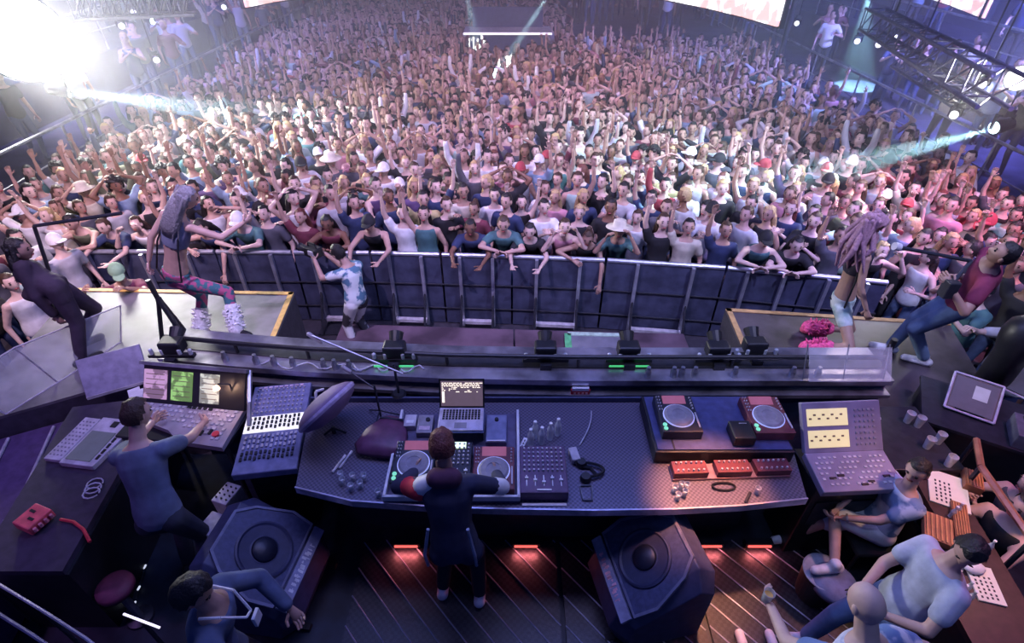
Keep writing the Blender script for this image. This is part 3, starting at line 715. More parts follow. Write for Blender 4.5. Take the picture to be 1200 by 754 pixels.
# --- seated guest in white shorts
J = skeleton((2.93, 2.50, .58), (2.96, 2.50, 1.03), (2.97, 2.52, 1.21), fwd=(-1, -.1, 0), look=(-.8, -.5, -.25), hl=(2.58, 2.46, .70), hr=(2.58, 2.54, .72), fl=(2.50, 2.22, .36), fr=(2.44, 2.66, .05), s=.90, el=(-.6, -.3, -.5), er=(.6, -.3, -.5))
p = add_person('seated guest in blue printed t-shirt and white shorts beside the right console', J, 0, ('short', 'black'), ('tee', C('blue_print_tee', (.16, .24, .42), kind='spots', color2=(.50, .58, .72), scale=6)), ('shorts', C('white_shorts', (.66, .68, .76))), shoe_w)
MB().rod(J['wrl'].lerp(J['ell'], .1), J['wrl'].lerp(J['ell'], .16), .036, n=14).build('wristwatch', steel, p)
# --- guest leaning on the music desk
J = skeleton((2.54, 1.72, .88), (2.64, 1.74, 1.33), (2.68, 1.73, 1.50), fwd=(-1, .1, 0), look=(-.6, -.5, -.6), hl=(2.28, 1.60, 1.0), hr=(2.26, 1.76, 1.0), fl=(2.26, 1.52, 0), fr=(2.20, 1.84, 0), s=.94, el=(-.8, -.2, -.5), er=(.8, -.2, -.5), slim=1.08)
p = add_person('bearded guest in light grey t-shirt and jeans leaning against the music desk', J, 0, ('short', 'black'), ('tee', C('light_grey_tee', (.42, .46, .58))), ('trousers', C('blue_jeans', (.12, .19, .34))), shoe_w)
M = headM(J); MB().ball(J['head'] + M @ V((0, .03, -.075)), (.062, .068, .045), 16, 10, M=M).build('beard', HAIRM['black'], p, smooth=True)
t = tag(MB().box((0, 0, 0), (.075, .15, .012), .2).build('phone', black, bevel=.005), 'black phone held by the guest in the light grey t-shirt', 'phone'); t.location = (2.20, 1.68, 1.04)
# --- bald man at the bottom edge
J = skeleton((1.90, 1.15, .92), (1.88, 1.28, 1.40), (1.86, 1.38, 1.58), fwd=(-.35, 1, 0), look=(-.25, .9, -.45), hl=(1.60, 1.62, 1.05), hr=(2.16, 1.22, 1.0), s=1.02, el=(-.8, -.2, -.4), er=(.7, -.3, -.5), slim=1.08)
p = add_person('bald person in a patterned blue shirt holding a drink at the bottom edge', J, 3, None, ('tee', C('blue_pattern_shirt', (.16, .26, .48), kind='spots', color2=(.70, .74, .82), scale=5)), ('trousers', C('dark_trousers', (.016, .018, .03))), rubber)
t = thing('drink_cup', 'small lit cup held out by the bald person', 'cup', (1.585, 1.66, 1.04)); MB().lathe((0, 0, 0), [(.026, 0), (.035, .10), (.031, .10), (.024, .01)], 14).build('cup', drink, t); MB().lathe((0, 0, .01), [(.022, 0), (.028, .06)], 12).build('drink', mat('amber_drink', (.8, .5, .15), .2), t)

# --- dancer on the left riser
Y = 4.70
J = skeleton(aty(207, 322, Y), aty(208, 252, Y), aty(219, 232, Y - .02), fwd=(.35, .9, 0), look=(.75, .5, -.3), hl=aty(172, 312, Y - .1), hr=aty(284, 262, Y + .2), fl=aty(238, 394, 4.72), fr=aty(279, 392, 4.62), el=(-.6, -.5, .1), er=(.6, -.3, -.7), kl=(.3, 1, 0), kr=(.6, 1, 0), s=.96, slim=.84, toel=(.5, -.6, 0), toer=(.9, -.3, 0))
p = add_person('dancer in a strappy top and colourful leggings striding on the left riser', J, 0, None, ('crop', C('grey_crop_top', (.18, .20, .30))), ('leggings', C('multicolour_leggings', (.05, .16, .20), kind='spots', color2=(.45, .10, .22), scale=14)), None)
h = hair_mesh(J, 'long', True); h.build('hair', HAIRM['ash'], p, smooth=True)
st = MB()
for k in (-1, 1): st.path([J['neck'] + J['r'] * k * .06 - J['f'] * .06, J['pel'].lerp(J['neck'], .55) + J['r'] * k * .12 - J['f'] * .11, J['pel'].lerp(J['neck'], .05) + J['r'] * k * .15 - J['f'] * .09, J['pel'].lerp(J['neck'], .0) - J['f'] * .14], .009)
st.build('body_straps', black, p)
def fluff(par, a, b, r, m, nm='leg_warmer', n=70, seed=0):
    mb = MB(); rr = random.Random(seed); a = V(a); b = V(b); mb.cap_tube(a, r, b, r * 1.15, 14)
    d = (b - a).normalized(); x, y, z = frame(d, (1, .3, 0))
    for k in range(n):
        t = rr.random(); an = rr.random() * 6.28; q = a.lerp(b, t) + (x * math.cos(an) + y * math.sin(an)) * r * .8
        o = (x * math.cos(an) + y * math.sin(an) + d * rr.uniform(-.6, .2)).normalized()
        mb.rod(q, q + o * r * .75, r * .24, .002, 5)
    mb.build(nm, m, par, smooth=True)
for i, k in enumerate('lr'): fluff(p, J['kn' + k].lerp(J['an' + k], .42), J['an' + k] + V((0, 0, -.01)), .068, white_fur, seed=i)
for k in 'lr': vs, fs = shoe_mesh(J, k); MB().add(vs, fs).build('boot', black, p, smooth=True)
# --- kneeling dancer on the right riser
Y = 4.62
J = skeleton(aty(988, 352, Y), aty(1016, 289, Y), aty(1024, 262, Y - .04), fwd=(.85, -.35, 0), look=(.6, -.2, -.7), hl=aty(1003, 362, Y + .15), hr=aty(1015, 366, Y - .3), fl=(3.30, 4.78, .7), fr=(3.12, 4.42, .7), el=(-.2, -.8, -.3), er=(.2, -.8, -.3), kl=(0, 1, .3), kr=(.2, 1, .6), s=.94, slim=.84)
p = add_person('crouching dancer with very long wavy hair and pink fluffy boots on the right riser', J, 1, None, ('crop', C('black_crop_top', (.03, .025, .05))), ('shorts', C('mint_patterned_shorts', (.25, .42, .40), color2=(.6, .65, .66), scale=9)), None)
h = hair_mesh(J, 'long', True)
rr = random.Random(5)
for k in range(26):
    a = J['head'] + J['r'] * rr.uniform(-.08, .08) - J['f'] * rr.uniform(-.02, .09) + V((0, 0, rr.uniform(-.02, .1)))
    b = a + J['r'] * rr.uniform(-.12, .1) + J['f'] * rr.uniform(-.10, .14) + V((0, 0, -rr.uniform(.35, .55)))
    m_ = a.lerp(b, .5) + J['f'] * rr.uniform(-.08, .08) + J['r'] * rr.uniform(-.05, .05)
    h.cap_tube(a, .024, m_, .03, 6); h.cap_tube(m_, .03, b, .008, 6)
h.build('hair', C('mauve_blond_hair', (.36, .20, .26), scale=50), p, smooth=True)
fluff(p, J['knl'].lerp(J['anl'], .55), J['anl'], .072, pink_fur, 'fluffy_boot', seed=4); fluff(p, J['knr'].lerp(J['anr'], .5), J['anr'] + V((0, 0, -.0)), .075, pink_fur, 'fluffy_boot', seed=5)
for k in 'lr': vs, fs = shoe_mesh(J, k); MB().add(vs, fs).build('boot_foot', C('pink_boot', (.7, .12, .22)), p, smooth=True)
st = MB(); st.path([J['pel'] + J['r'] * -.15 - J['up'] * .0, J['pel'] - J['f'] * .125, J['pel'] + J['r'] * .15, J['pel'].lerp(J['neck'], .5) + J['r'] * .14, J['neck'] + J['r'] * .08 - J['f'] * .05], .010).build('body_straps', black, p)
# --- man with a long pole, leaning back
Y = 4.28
Y = 4.02
J = skeleton((4.24, 4.22, 1.555), (4.12, 4.04, 2.04), (4.08, 3.95, 2.20), fwd=(-.9, .45, 0), look=(-.8, .4, .35), hl=aty(1114, 337, Y - .10), hr=aty(1121, 324, Y + .20), fl=(4.26, 4.26, .7), fr=(4.02, 4.46, .7), s=.98, el=(-.3, -.5, -.8), er=(.3, -.5, -.8), slim=1.05)
p = add_person('person in a maroon t-shirt and blue jeans leaning back with a long pole', J, 1, ('short', 'black'), ('tee', C('maroon_tee', (.20, .025, .07))), ('trousers', C('faded_jeans', (.13, .20, .32))), shoe_w)
a = aty(1054, 290, Y + .1); b = aty(1138, 306, Y); c = aty(1114, 335, Y - .1)
t = thing('long_pole', 'long thin dark pole held level over the crowd by the person in maroon', 'pole', c)
MB().path([a - c, b - c, V((0, 0, 0))], .017, 8).build('shaft', dark, t); MB().rod(a - c, (a - c) * 1.0 + V((-.05, 0, .012)), .035, n=12).build('nozzle', lgrey, t); MB().box((0, 0, -.03), (.10, .10, .16)).build('grip_box', dark, t, bevel=.01)
# --- person at the far left in dark coat
Y = 4.45
J = skeleton((-4.42, Y - .05, 1.58), aty(26, 312, Y), aty(22, 293, Y - .02), fwd=(.85, .5, 0), look=(.9, .4, -.05), hl=aty(70, 358, Y + .15), hr=aty(66, 372, Y - .15), fl=(-4.62, 4.55, .7), fr=(-4.45, 4.25, .7), s=1.0)
p = add_person('long-haired person in a long dark coat at the left edge of the riser', J, 1, ('long', 'black'), ('jacket', C('long_dark_coat', (.045, .030, .055))), ('trousers', C('long_dark_coat', (.045, .030, .055))), rubber)
MB().cap_tube(J['shl'].lerp(J['ell'], .7), .058, J['ell'].lerp(J['wrl'], .4), .05, 10).build('maroon_sleeve_band', C('maroon_tee', (.20, .025, .07)), p, smooth=True)
a = aty(40, 265, Y + .1); b = aty(142, 250, Y + .1); c = aty(72, 362, Y + .1)
t = thing('angled_pole', 'bent thin pole raised by the person in the dark coat', 'pole', c)
MB().path([b - c, a - c, V((0, 0, 0))], .017, 8).build('shaft', dark, t); MB().box((0, 0, -.03), (.1, .1, .16)).build('grip_box', dark, t, bevel=.01)
# --- camera operator in the pit
J = skeleton((-2.10, 6.02, .30), (-2.14, 6.10, .78), (-2.24, 6.12, .95), fwd=(-.8, .5, 0), look=(-.85, .4, -.15), hl=(-2.56, 6.12, .84), hr=(-2.48, 6.30, .84), fl=(-2.2, 5.93, -.6), fr=(-2.02, 6.12, -.6), s=.98, el=(-.3, 0, -.9), er=(.3, 0, -.9))
for o_ in (1,):
    p = add_person('camera operator in a blue and white floral shirt standing in the pit', J, 0, ('short', 'black'), ('tee', C('floral_shirt', (.10, .22, .34), kind='spots', color2=(.72, .78, .82), scale=7)), ('trousers', C('pattern_trousers', (.05, .05, .06), kind='spots', color2=(.7, .72, .74), scale=4)), rubber)
t = thing('camera', 'black video camera held up by the operator in the floral shirt', 'camera', (-2.60, 6.24, .90), R(60))
MB().box((0, 0, 0), (.14, .22, .13)).build('camera_body', black, t, bevel=.012); MB().lathe((0, .11, 0), [(.045, 0), (.05, .10), (.058, .13)], 16, M=Matrix.Rotation(R(-90), 3, 'X')).build('lens_barrel', dark, t); MB().path([(0, -.08, .06), (0, -.06, .12), (0, .06, .12), (0, .08, .06)], .012).build('top_handle', black, t); MB().box((-.09, -.05, .03), (.02, .08, .06)).build('side_screen', lgrey, t)
# --- person in a green cap behind the left riser
J = skeleton((-5.0, 5.9, .22), (-4.98, 5.86, .66), (-4.97, 5.85, .84), fwd=(.5, -.9, 0), look=(.5, -.7, -.4), hl=(-4.7, 5.55, .78), hr=(-5.2, 5.5, .78), fl=(-4.9, 5.9, -.6), fr=(-5.1, 5.95, -.6), s=1.0)
add_person('security person in a green and white cap leaning on the left riser edge', J, 1, ('cap', C('green_cap', (.25, .42, .28))), ('tee', C('dark_maroon_tee', (.16, .03, .07))), ('trousers', C('dark_trousers', (.016, .018, .03))), rubber)

# ------------------------------------------------------------------ DJ counter
counter_m = mat('counter_grid_metal', (.11, .10, .15), .36, .25, kind='grid', scale=56, color2=(.16, .145, .21))
trimm = mat('counter_trim', (.62, .56, .66), .3, .5)
FE = [V(p) for p in ((-1.66, 2.56), (-1.2, 2.44), (-.5, 2.385), (0, 2.37), (.6, 2.36), (1.2, 2.37), (1.7, 2.40), (2.22, 2.46))]
top = [(-1.80, 3.46)] + [tuple(p) for p in FE] + [(2.30, 2.9), (2.30, 3.46)]
t = thing('dj_counter', 'long curved counter with gridded metal top and a pale front edge', 'counter')
MB().prism(top, .90, .95).build('counter_top', counter_m, t)
mb = MB(); mb.loft([[V((p.x, p.y - .012, .895)), V((p.x, p.y, .895)), V((p.x, p.y, .965)), V((p.x, p.y - .012, .965))] for p in FE]); mb.build('front_trim', trimm, t)
mb = MB(); fb = [V((p.x * .92, p.y + .36)) for p in FE]; mb.loft([[V((p.x, p.y, 0)), V((p.x, p.y + .05, 0)), V((p.x, p.y + .05, .9)), V((p.x, p.y, .9))] for p in fb]); mb.build('front_panel', mat('counter_front', (.022, .026, .045), .6), t)
MB().box((.25, 3.475, .95), (4.1, .02, .10)).build('back_strip', navy, t)

def led(name, c, s=1.0, **k): return mat(name, c, em=c, es=s, var=k.pop('var', .1), **k)
Z = .952
# equipment helpers -----------------------------------------------------
def knobs(mb, x0, x1, y0, y1, nx, ny, z, r=.008, h=.012):
    for i in range(nx):
        for j in range(ny):
            x = x0 + (x1 - x0) * (i / (nx - 1) if nx > 1 else .5); y = y0 + (y1 - y0) * (j / (ny - 1) if ny > 1 else .5)
            mb.lathe((x, y, z), [(r, 0), (r * .85, h)], 8)
def deck_player(label, loc, rz=0, body=dark, lit=(.3, .5, 1), sc=1):
    t = thing('media_player', label, 'media player', loc, rz, 'disc players on the counter')
    MB().box((0, 0, .045), (.32 * sc, .40 * sc, .09)).build('casing', body, t, bevel=.008)
    MB().lathe((0, -.03, .09), [(.115, 0), (.118, .012), (.10, .022), (.06, .022), (.055, .018), (0.001, .018)], 32).build('jog_wheel', grey, t, smooth=False)
    MB().lathe((0, -.03, .09), [(.126, 0), (.126, .006), (.12, .006)], 32).build('jog_ring', led('jog_ring_light', (.45, .5, .85), .5), t)
    MB().box((0, .145, .094), (.19, .085, .008), M=Matrix.Rotation(R(12), 3, 'X')).build('display', led('player_display', (.35, .10, .14), .5), t)
    for y in (-.165, -.125): MB().lathe((-.132, y, .09), [(.017, 0), (.017, .008)], 14).build('play_button', led('play_button_light', (.2, .7, .4), .8), t)
    m = MB(); knobs(m, .125, .145, .05, .17, 1, 5, .09, .007); knobs(m, -.14, -.12, .04, .18, 2, 5, .09, .006); m.build('buttons', lgrey, t, fix=False)
    MB().box((.14, -.08, .098), (.012, .16, .008)).build('pitch_slider', lgrey, t)
    return t
def mixer(label, loc, rz, w_, d_, nx=4, casing=dark, name='dj_mixer'):
    t = thing(name, label, 'mixer', loc, rz)
    MB().box((0, 0, .05), (w_, d_, .10)).build('casing', casing, t, bevel=.008)
    m = MB(); knobs(m, -w_ * .40, w_ * .40, -d_ * .05, d_ * .42, nx * 2 - 1, 6, .10, .009, .018); m.build('knobs', lgrey, t, fix=False)
    m = MB()
    for k in range(nx): m.box((-w_ * .36 + w_ * .72 * k / (nx - 1), -d_ * .26, .103), (.008, d_ * .22, .004)); m.box((-w_ * .36 + w_ * .72 * k / (nx - 1), -d_ * (.22 + .04 * (k % 3)), .11), (.026, .014, .016))
    m.build('faders', white, t); MB().box((0, -d_ * .45, .104), (w_ * .3, .012, .01)).build('crossfader', white, t)
    return t
# the DJ's tray
t = thing('equipment_tray', 'shallow tray with white raised edges under the decks and laptop', 'tray', (-.45, 2.86, Z))
MB().box((0, 0, .012), (1.02, .88, .024)).build('base', mat('tray_base', (.10, .09, .17), .5), t)
for a, b in (((-.50, 0), (.022, .88)), ((.50, 0), (.022, .88)), ((0, -.43), (1.02, .022))): MB().box((*a, .05), (*b, .055)).build('edge', white, t, bevel=.004)
TZ = Z + .025
deck_player('disc player on the tray left of the DJ', (-.76, 2.72, TZ))
deck_player('disc player on the tray right of the DJ, lit red', (-.14, 2.66, TZ), 0, mat('red_light_painted_casing', (.16, .04, .05), .4))  # red light on the player is put into the casing colour
t = mixer('dj mixer with a pale green display between the two tray players', (-.45, 2.70, TZ), 0, .27, .40)
MB().box((0, .16, .106), (.17, .06, .008)).build('display', led('pale_green_display', (.75, .95, .60), 1.1), t)
t = thing('laptop_stand', 'bluish laptop stand at the back of the tray', 'stand', (-.42, 3.12, TZ)); MB().box((0, -.02, .13), (.38, .27, .012)).build('shelf', mat('blue_shelf', (.10, .14, .32), .4), t, bevel=.003)
for k in (-1, 1): MB().box((k * .18, -.05, .062), (.012, .14, .125)).build('leg', dark, t)
t = thing('laptop', 'open silver laptop with a track list on its screen', 'laptop', (-.42, 3.10, TZ + .137))
MB().box((0, 0, .009), (.37, .25, .018)).build('keyboard_deck', mat('silver_laptop', (.62, .58, .68), .35, .6), t, bevel=.004)
m = MB()
for i in range(12):
    for j in range(5): m.box((-.145 + .0264 * i, .09 - .023 * j, .020), (.020, .017, .004))
m.build('keys', black, t); MB().box((0, -.075, .0185), (.10, .06, .002)).build('touchpad', grey, t)
scr_m = Matrix.Rotation(R(68), 3, 'X'); u = scr_m @ V((0, 1, 0)); n_ = scr_m @ V((0, 0, 1)); b0 = V((0, .125, .015))
sc_ = MB().box(b0 + u * .13, (.38, .26, .012), M=scr_m).build('screen', black, t, bevel=.003)
MB().box(b0 + u * .13 + n_ * .007, (.35, .225, .002), M=scr_m).build('display', led('laptop_display', (.13, .09, .12), .8), sc_)
m = MB(); rr = random.Random(4)
for j in range(7):
    x = -.165
    while x < .15:
        w_ = rr.uniform(.008, .03)
        if rr.random() < (.9 if j < 4 else .35): m.box(b0 + u * (.225 - .013 * j) + n_ * .009 + V((x + w_ / 2, 0, 0)), (w_, .006, .001), M=scr_m)
        x += w_ + .007
m.box(b0 + u * .10 + n_ * .009 + V((-.155, 0, 0)), (.02, .10, .001), M=scr_m); m.build('list_lines', led('display_text', (.95, .82, .66), 1.6), sc_)
t = thing('small_device', 'small pale box at the back left corner of the tray', 'device', (-.86, 3.17, TZ)); MB().box((0, 0, .03), (.10, .13, .06)).build('casing', lgrey, t, bevel=.006); MB().box((0, -.02, .062), (.06, .03, .004)).build('display', white, t)
t = thing('small_device', 'larger grey box with round dial behind the left player', 'device', (-.73, 3.13, TZ)); MB().box((0, 0, .03), (.13, .20, .06)).build('casing', grey, t, bevel=.006); MB().lathe((.02, .04, .06), [(.02, 0), (.018, .015)], 14).build('dial', black, t); MB().box((0, -.05, .062), (.09, .04, .004)).build('label_plate', mat('pink_plate', (.65, .5, .6), .5), t)
t = thing('effects_unit', 'tall grey effects box with one black dial right of the laptop', 'device', (-.13, 3.08, TZ)); MB().box((0, 0, .03), (.17, .30, .06)).build('casing', mat('blue_grey_case', (.20, .22, .36), .4), t, bevel=.006); MB().lathe((0, .09, .06), [(.018, 0), (.016, .018)], 14).build('dial', black, t); MB().box((0, -.14, .066), (.15, .012, .008)).build('front_bar', white, t)
t = thing('label_tag', 'narrow white tag stuck beside the right edge of the tray', 'tag', (at(613, 510, 1).x, 2.98, Z)); MB().box((0, 0, .005), (.035, .13, .01), R(-22)).build('card', white, t); m = MB()
for k in range(3): m.box((-.01 + .012 * k, -.03 + .03 * k, .011), (.008, .02, .001), R(-22))
m.build('marks', black, t)
mixer('pad controller with a purple panel and rows of grey knobs right of the tray', (.24, 2.66, Z), 0, .36, .44, 5, mat('purple_panel', (.12, .07, .14), .45), 'pad_controller')  # purple casing with plain grey knobs
t = thing('paper_strip', 'thin pale paper strip at the counter front before the pad controller', 'paper', (.24, 2.405, .955)); MB().box((0, 0, .002), (.33, .022, .004)).build('sheet', white, t)

def glass(label, x, y, z, group, h=.10, r=.032, m=drink):
    t = thing('drinking_glass', label, 'glass', (x, y, z), 0, group); MB().lathe((0, 0, 0), [(r * .75, 0), (r, h), (r * .9, h), (r * .65, .012)], 14).build('vessel', m, t); MB().lathe((0, 0, .014), [(r * .62, 0), (r * .72, h * .35)], 12).build('drink', mat('clear_drink', (.75, .78, .85), .1), t); return t
for k, (px, py) in enumerate(((401, 563), (413, 558), (426, 558), (411, 570), (422, 567), (443, 577), (399, 556))):
    p = at(px, py, 1.0); glass(('front left', 'middle', 'back right', 'front middle', 'front right', 'lone right', 'back left')[k] + ' glass of the cluster on the left end of the counter', p.x, p.y, Z, 'glasses on the left of the counter', .07, .024)
for k, (px, py) in enumerate(((791, 572), (799, 568), (803, 577), (795, 581), (805, 569), (888, 574))):
    p = at(px, py, 1.0); glass(('left', 'back', 'right', 'front', 'back right')[k] + ' glass of the small cluster on the warm lit counter' if k < 5 else 'single glass near the right end of the counter', p.x, p.y, Z, 'glasses on the right of the counter', .07, .022)
for k, (px, py) in enumerate(((627, 503), (635, 510), (645, 505), (654, 500), (622, 512))):
    p = at(px, py, 1.05); t = thing('water_bottle', ('clear bottle nearest the tray corner', 'clear bottle in front of the others behind the pad controller', 'clear bottle in the middle behind the pad controller', 'rightmost clear bottle behind the pad controller', 'leftmost clear bottle behind the pad controller')[k], 'bottle', (p.x, p.y, Z), 0, 'bottles behind the pad controller')
    MB().lathe((0, 0, 0), [(.026, 0), (.028, .02), (.028, .12), (.012, .16), (.012, .175)], 14).build('bottle', drink, t); MB().lathe((0, 0, .172), [(.014, 0), (.014, .018)], 12).build('cap', white, t)
# headphones and cables
t = thing('headphones', 'black headphones lying beside the pad controller', 'headphones', (.60, 2.70, Z))
for x, y in ((-.05, .07), (-.03, -.07)): MB().lathe((x, y, .0), [(.042, 0), (.045, .02), (.035, .05)], 18).build('ear_cup', black, t)
MB().path([V((-.05 + .17 * math.sin(a), .07 - .14 * (1 - math.cos(a)) / 2, .03)) for a in [math.pi * k / 12 for k in range(13)]], .012).build('headband', black, t)
t = thing('hand_scanner', 'small grey gadget with strap lying by the headphones', 'gadget', (.50, 2.84, Z)); MB().box((0, 0, .03), (.07, .13, .06), .2).build('casing', lgrey, t, bevel=.01); MB().path([(0, -.06, .03), (.04, -.10, .02), (.12, -.11, .01), (.16, -.17, .01)], .012).build('strap', black, t)
p0 = at(693, 482, .96); p1 = at(679, 522, .96)
tag(MB().path([p0.lerp(p1, k / 10) + V((.03 * math.sin(k * .31), 0, .02 * math.sin(k * .31))) for k in range(11)] , .006).build('cable', cab), 'pale cable curling across the counter above the headphones', 'cable').location = (0, 0, .0)
tag(MB().path([(.52, 2.57, Z + .01), (.53, 2.44, Z + .01), (.60, 2.44, Z + .01), (.61, 2.57, Z + .01), (.52, 2.57, Z + .01)], .006).build('wire_clip', steel), 'square wire clip near the front edge of the counter', 'clip')
# raised case with two players
t = thing('equipment_case', 'wide blue-topped black case raised on the right half of the counter', 'case', (1.68, 3.10, Z)); MB().box((0, 0, .065), (1.10, .62, .13)).build('body', black, t, bevel=.01); MB().box((0, .0, .135), (1.06, .58, .012)).build('top_panel', mat('blue_lid', (.065, .075, .20), .4), t)
MB().box((-.40, 0, .145), (.012, .58, .012)).build('divider', dark, t)
CZ = Z + .142
deck_player('disc player on the left of the raised case', (1.36, 3.11, CZ)); deck_player('disc player on the right of the raised case, lit red', (2.09, 3.10, CZ), 0, mat('red_light_painted_casing'))
t = thing('small_speaker', 'small black cube box between the two players on the raised case', 'box', (1.83, 2.93, CZ)); MB().box((0, 0, .05), (.17, .19, .10)).build('casing', black, t, bevel=.012); MB().box((.02, .06, .102), (.06, .006, .003)).build('marking', lgrey, t)
t = thing('effects_rack', 'open rack of red lit effects units before the raised case', 'rack', (1.70, 2.70, Z), R(2))
MB().box((0, 0, .01), (.92, .14, .02)).build('tray', mat('rack_tray', (.30, .20, .24), .4, .5), t)
for k, x in enumerate((-.32, .02, .33)):
    u_ = MB().box((x, .0, .05), (.27, .12, .06)).build('effects_unit', mat('rack_red', (.14, .03, .045), .45), t, bevel=.005); m = MB(); knobs(m, x - .10, x + .10, -.035, .035, 6, 2, .08, .009, .016); m.build('knobs', lgrey, u_, fix=False)
tag(MB().path([(1.62 + .09 * math.cos(a) , 2.56 + .035 * math.sin(a), Z + .012) for a in [k * .5 for k in range(26)]], .007).build('cable_coil', black_fab), 'small black cable coil before the effects rack', 'cable')
tag(MB().cap_tube((0, 0, .015), .012, (-.06, -.08, .015), .012, 8).build('lighter', dark), 'dark stick lying near the single glass', 'lighter').location = (1.80, 2.50, Z)

# right console ----------------------------------------------------------
t = thing('lighting_console', 'lilac console with two stacked yellow screens at the right end of the counter', 'console', (2.64, 2.68, 1.0), R(3))
lil = mat('lilac_panel', (.25, .23, .33), .45, scale=5)
M = Matrix.Rotation(R(8), 3, 'X'); MB().box((0, -.02, 0), (.64, .34, .07), M=M).build('desk_panel', lil, t, bevel=.008)
M = Matrix.Rotation(R(48), 3, 'X'); u = M @ V((0, 1, 0)); n_ = M @ V((0, 0, 1)); b0 = V((0, .15, .04))
MB().box(b0 + u * .20, (.64, .40, .05), M=M).build('screen_panel', lil, t, bevel=.008)
for k in (0, 1):
    s_ = MB().box(b0 + u * (.11 + .17 * k) + n_ * .026 + V((-.12, 0, 0)), (.33, .135, .006), M=M).build('screen', led('yellow_screen', (.62, .52, .28), 1.0), t); m = MB()
    for j in range(8): m.box(b0 + u * (.10 + .03 * (j % 2) + .17 * k) + n_ * .030 + V((-.26 + .036 * j, 0, 0)), (.022, .014, .002), M=M)
    m.build('screen_marks', mat('screen_ink', (.25, .2, .12), .5), s_)
m = MB()
for i in range(5):
    for j in range(7): m.box(b0 + u * (.06 + .045 * j) + n_ * .028 + V((.11 + .036 * i, 0, 0)), (.018, .014, .008), M=M)
m.build('panel_buttons', grey, t)
m = MB(); M = Matrix.Rotation(R(8), 3, 'X')
for i in range(14):
    for j in range(6):
        if (i * 7 + j * 3) % 5: m.box(M @ V((-.27 + .041 * i, -.13 + .045 * j, .04)), (.022, .018, .008), M=M)
m.build('desk_buttons', lgrey, t); m = MB()
for x, y in ((-.2, -.08), (-.13, -.06), (.02, -.14), (.08, -.12), (.22, -.08)): m.box(M @ V((x, y, .043)), (.05, .016, .01), M=M)
m.build('black_keys', black, t)
t = thing('console_stand', 'black cabinet carrying the lilac console', 'stand', (2.64, 2.78, 0), R(3)); MB().box((0, 0, .46), (.60, .40, .92)).build('body', black, t, bevel=.01); MB().box((0, -.205, .6), (.5, .01, .3)).build('front_panel', dark, t)
t = thing('flight_case', 'tall black flight case with a white oval sign right of the console', 'case', (3.30, 3.06, 0)); MB().box((0, 0, .46), (.56, .68, .92)).build('body', black, t, bevel=.01); MB().box((0, 0, .94), (.57, .69, .04)).build('lid', dark, t, bevel=.008)
sg = MB().lathe((-.17, .22, .962), [(.07, 0), (.07, .006)], 24, M=Matrix.Scale(1.0, 3)).build('oval_sign', white, t); m = MB()
for k in range(3): m.box((-.20 + .03 * k, .22 + .01 * (k % 2), .969), (.014, .05, .001))
m.build('sign_marks', black, sg)
for x in (-.29, .29): MB().box((x, -.34, .5), (.03, .03, .9)).build('corner_trim', steel, t)

# acrylic windscreens at the right rear corner
t = thing('clear_screen', 'clear acrylic screen standing behind the right console', 'screen', (2.95, 3.56, 1.145), R(0)); MB().box((0, 0, .17), (.72, .008, .30), M=Matrix.Rotation(R(-35), 3, 'X')).build('panel', glass_m, t)
for x in (-.36, 0, .36): MB().rod((x, -.0, 0), (x, .12, .30), .006).build('edge_rod', steel, t)

# left console group -------------------------------------------------------
t = thing('lighting_console', 'pale lighting console with three lit screens and a warm lamp, at left', 'console', (-2.83, 3.26, .98), R(-7))
pale = mat('pale_panel', (.34, .31, .36), .5, scale=5); MB().prism([(-.48, .12), (.46, .20), (.50, -.28), (.10, -.26), (-.05, -.16), (-.42, -.06)], -.05, .0).build('desk_panel', pale, t)
M = Matrix.Rotation(R(55), 3, 'X'); u = M @ V((0, 1, 0)); n_ = M @ V((0, 0, 1)); b0 = V((0, .14, .0))
hs = MB().box(b0 + u * .16, (.96, .34, .04), M=M).build('screen_housing', black, t, bevel=.006)
for k, (x, w_, c, nm) in enumerate(((-.36, .22, (.36, .22, .34), 'purple_screen'), (-.11, .20, (.22, .42, .12), 'green_screen'), (.15, .18, (.40, .43, .36), 'cream_screen'))):
    s_ = MB().box(b0 + u * .16 + n_ * .022 + V((x, 0, 0)), (w_, .26, .006), M=M).build('screen', led(nm, c, 1.1, kind='spots', scale=9, color2=tuple(q * .4 for q in c)), t); m = MB()
    for j in range(5): m.box(b0 + u * (.07 + .045 * j) + n_ * .026 + V((x, 0, 0)), (w_ * .8, .006, .002), M=M)
    m.build('screen_lines', mat('screen_ink'), s_)
MB().box(b0 + u * .345 + n_ * .03, (1.0, .03, .05), M=M).build('top_visor', steel, t)
MB().path([(.48, .36, .26), (.58, .1, .14), (.62, -.05, .02)], .02).build('visor_arm', steel, t)
m = MB()
for i in range(20):
    for j in range(7):
        if (i * 5 + j * 3) % 4 and -.24 + .05 * j > -.10 + (-.012 * (i - 6) if i > 6 else .0): m.box((-.42 + .044 * i, -.20 + .05 * j, .004), (.028, .026, .012))
m.build('buttons', lgrey, t); m = MB()
for x in range(5): m.box((-.02 + .05 * x, .10, .01), (.034, .02, .012))
for x in range(3): m.box((.18 + .07 * x, -.18 + .02 * x, .006), (.02, .05, .02))
m.build('black_keys', black, t); MB().lathe((.38, -.16, 0), [(.03, 0), (.03, .02)], 14).build('red_button', redm, t)
lamp = MB().path([(.34, .22, 0), (.36, .22, .22), (.30, .16, .27)], .008).build('lamp_arm', dark, t); MB().lathe((.29, .14, .26), [(.02, 0), (.03, -.03)], 12).build('lamp_shade', led('warm_bulb', (1, .6, .4), 3), lamp)
point('console_lamp_light', (-2.83 + .32, 3.36, 1.20), 1.6, (1, .62, .42), .02)
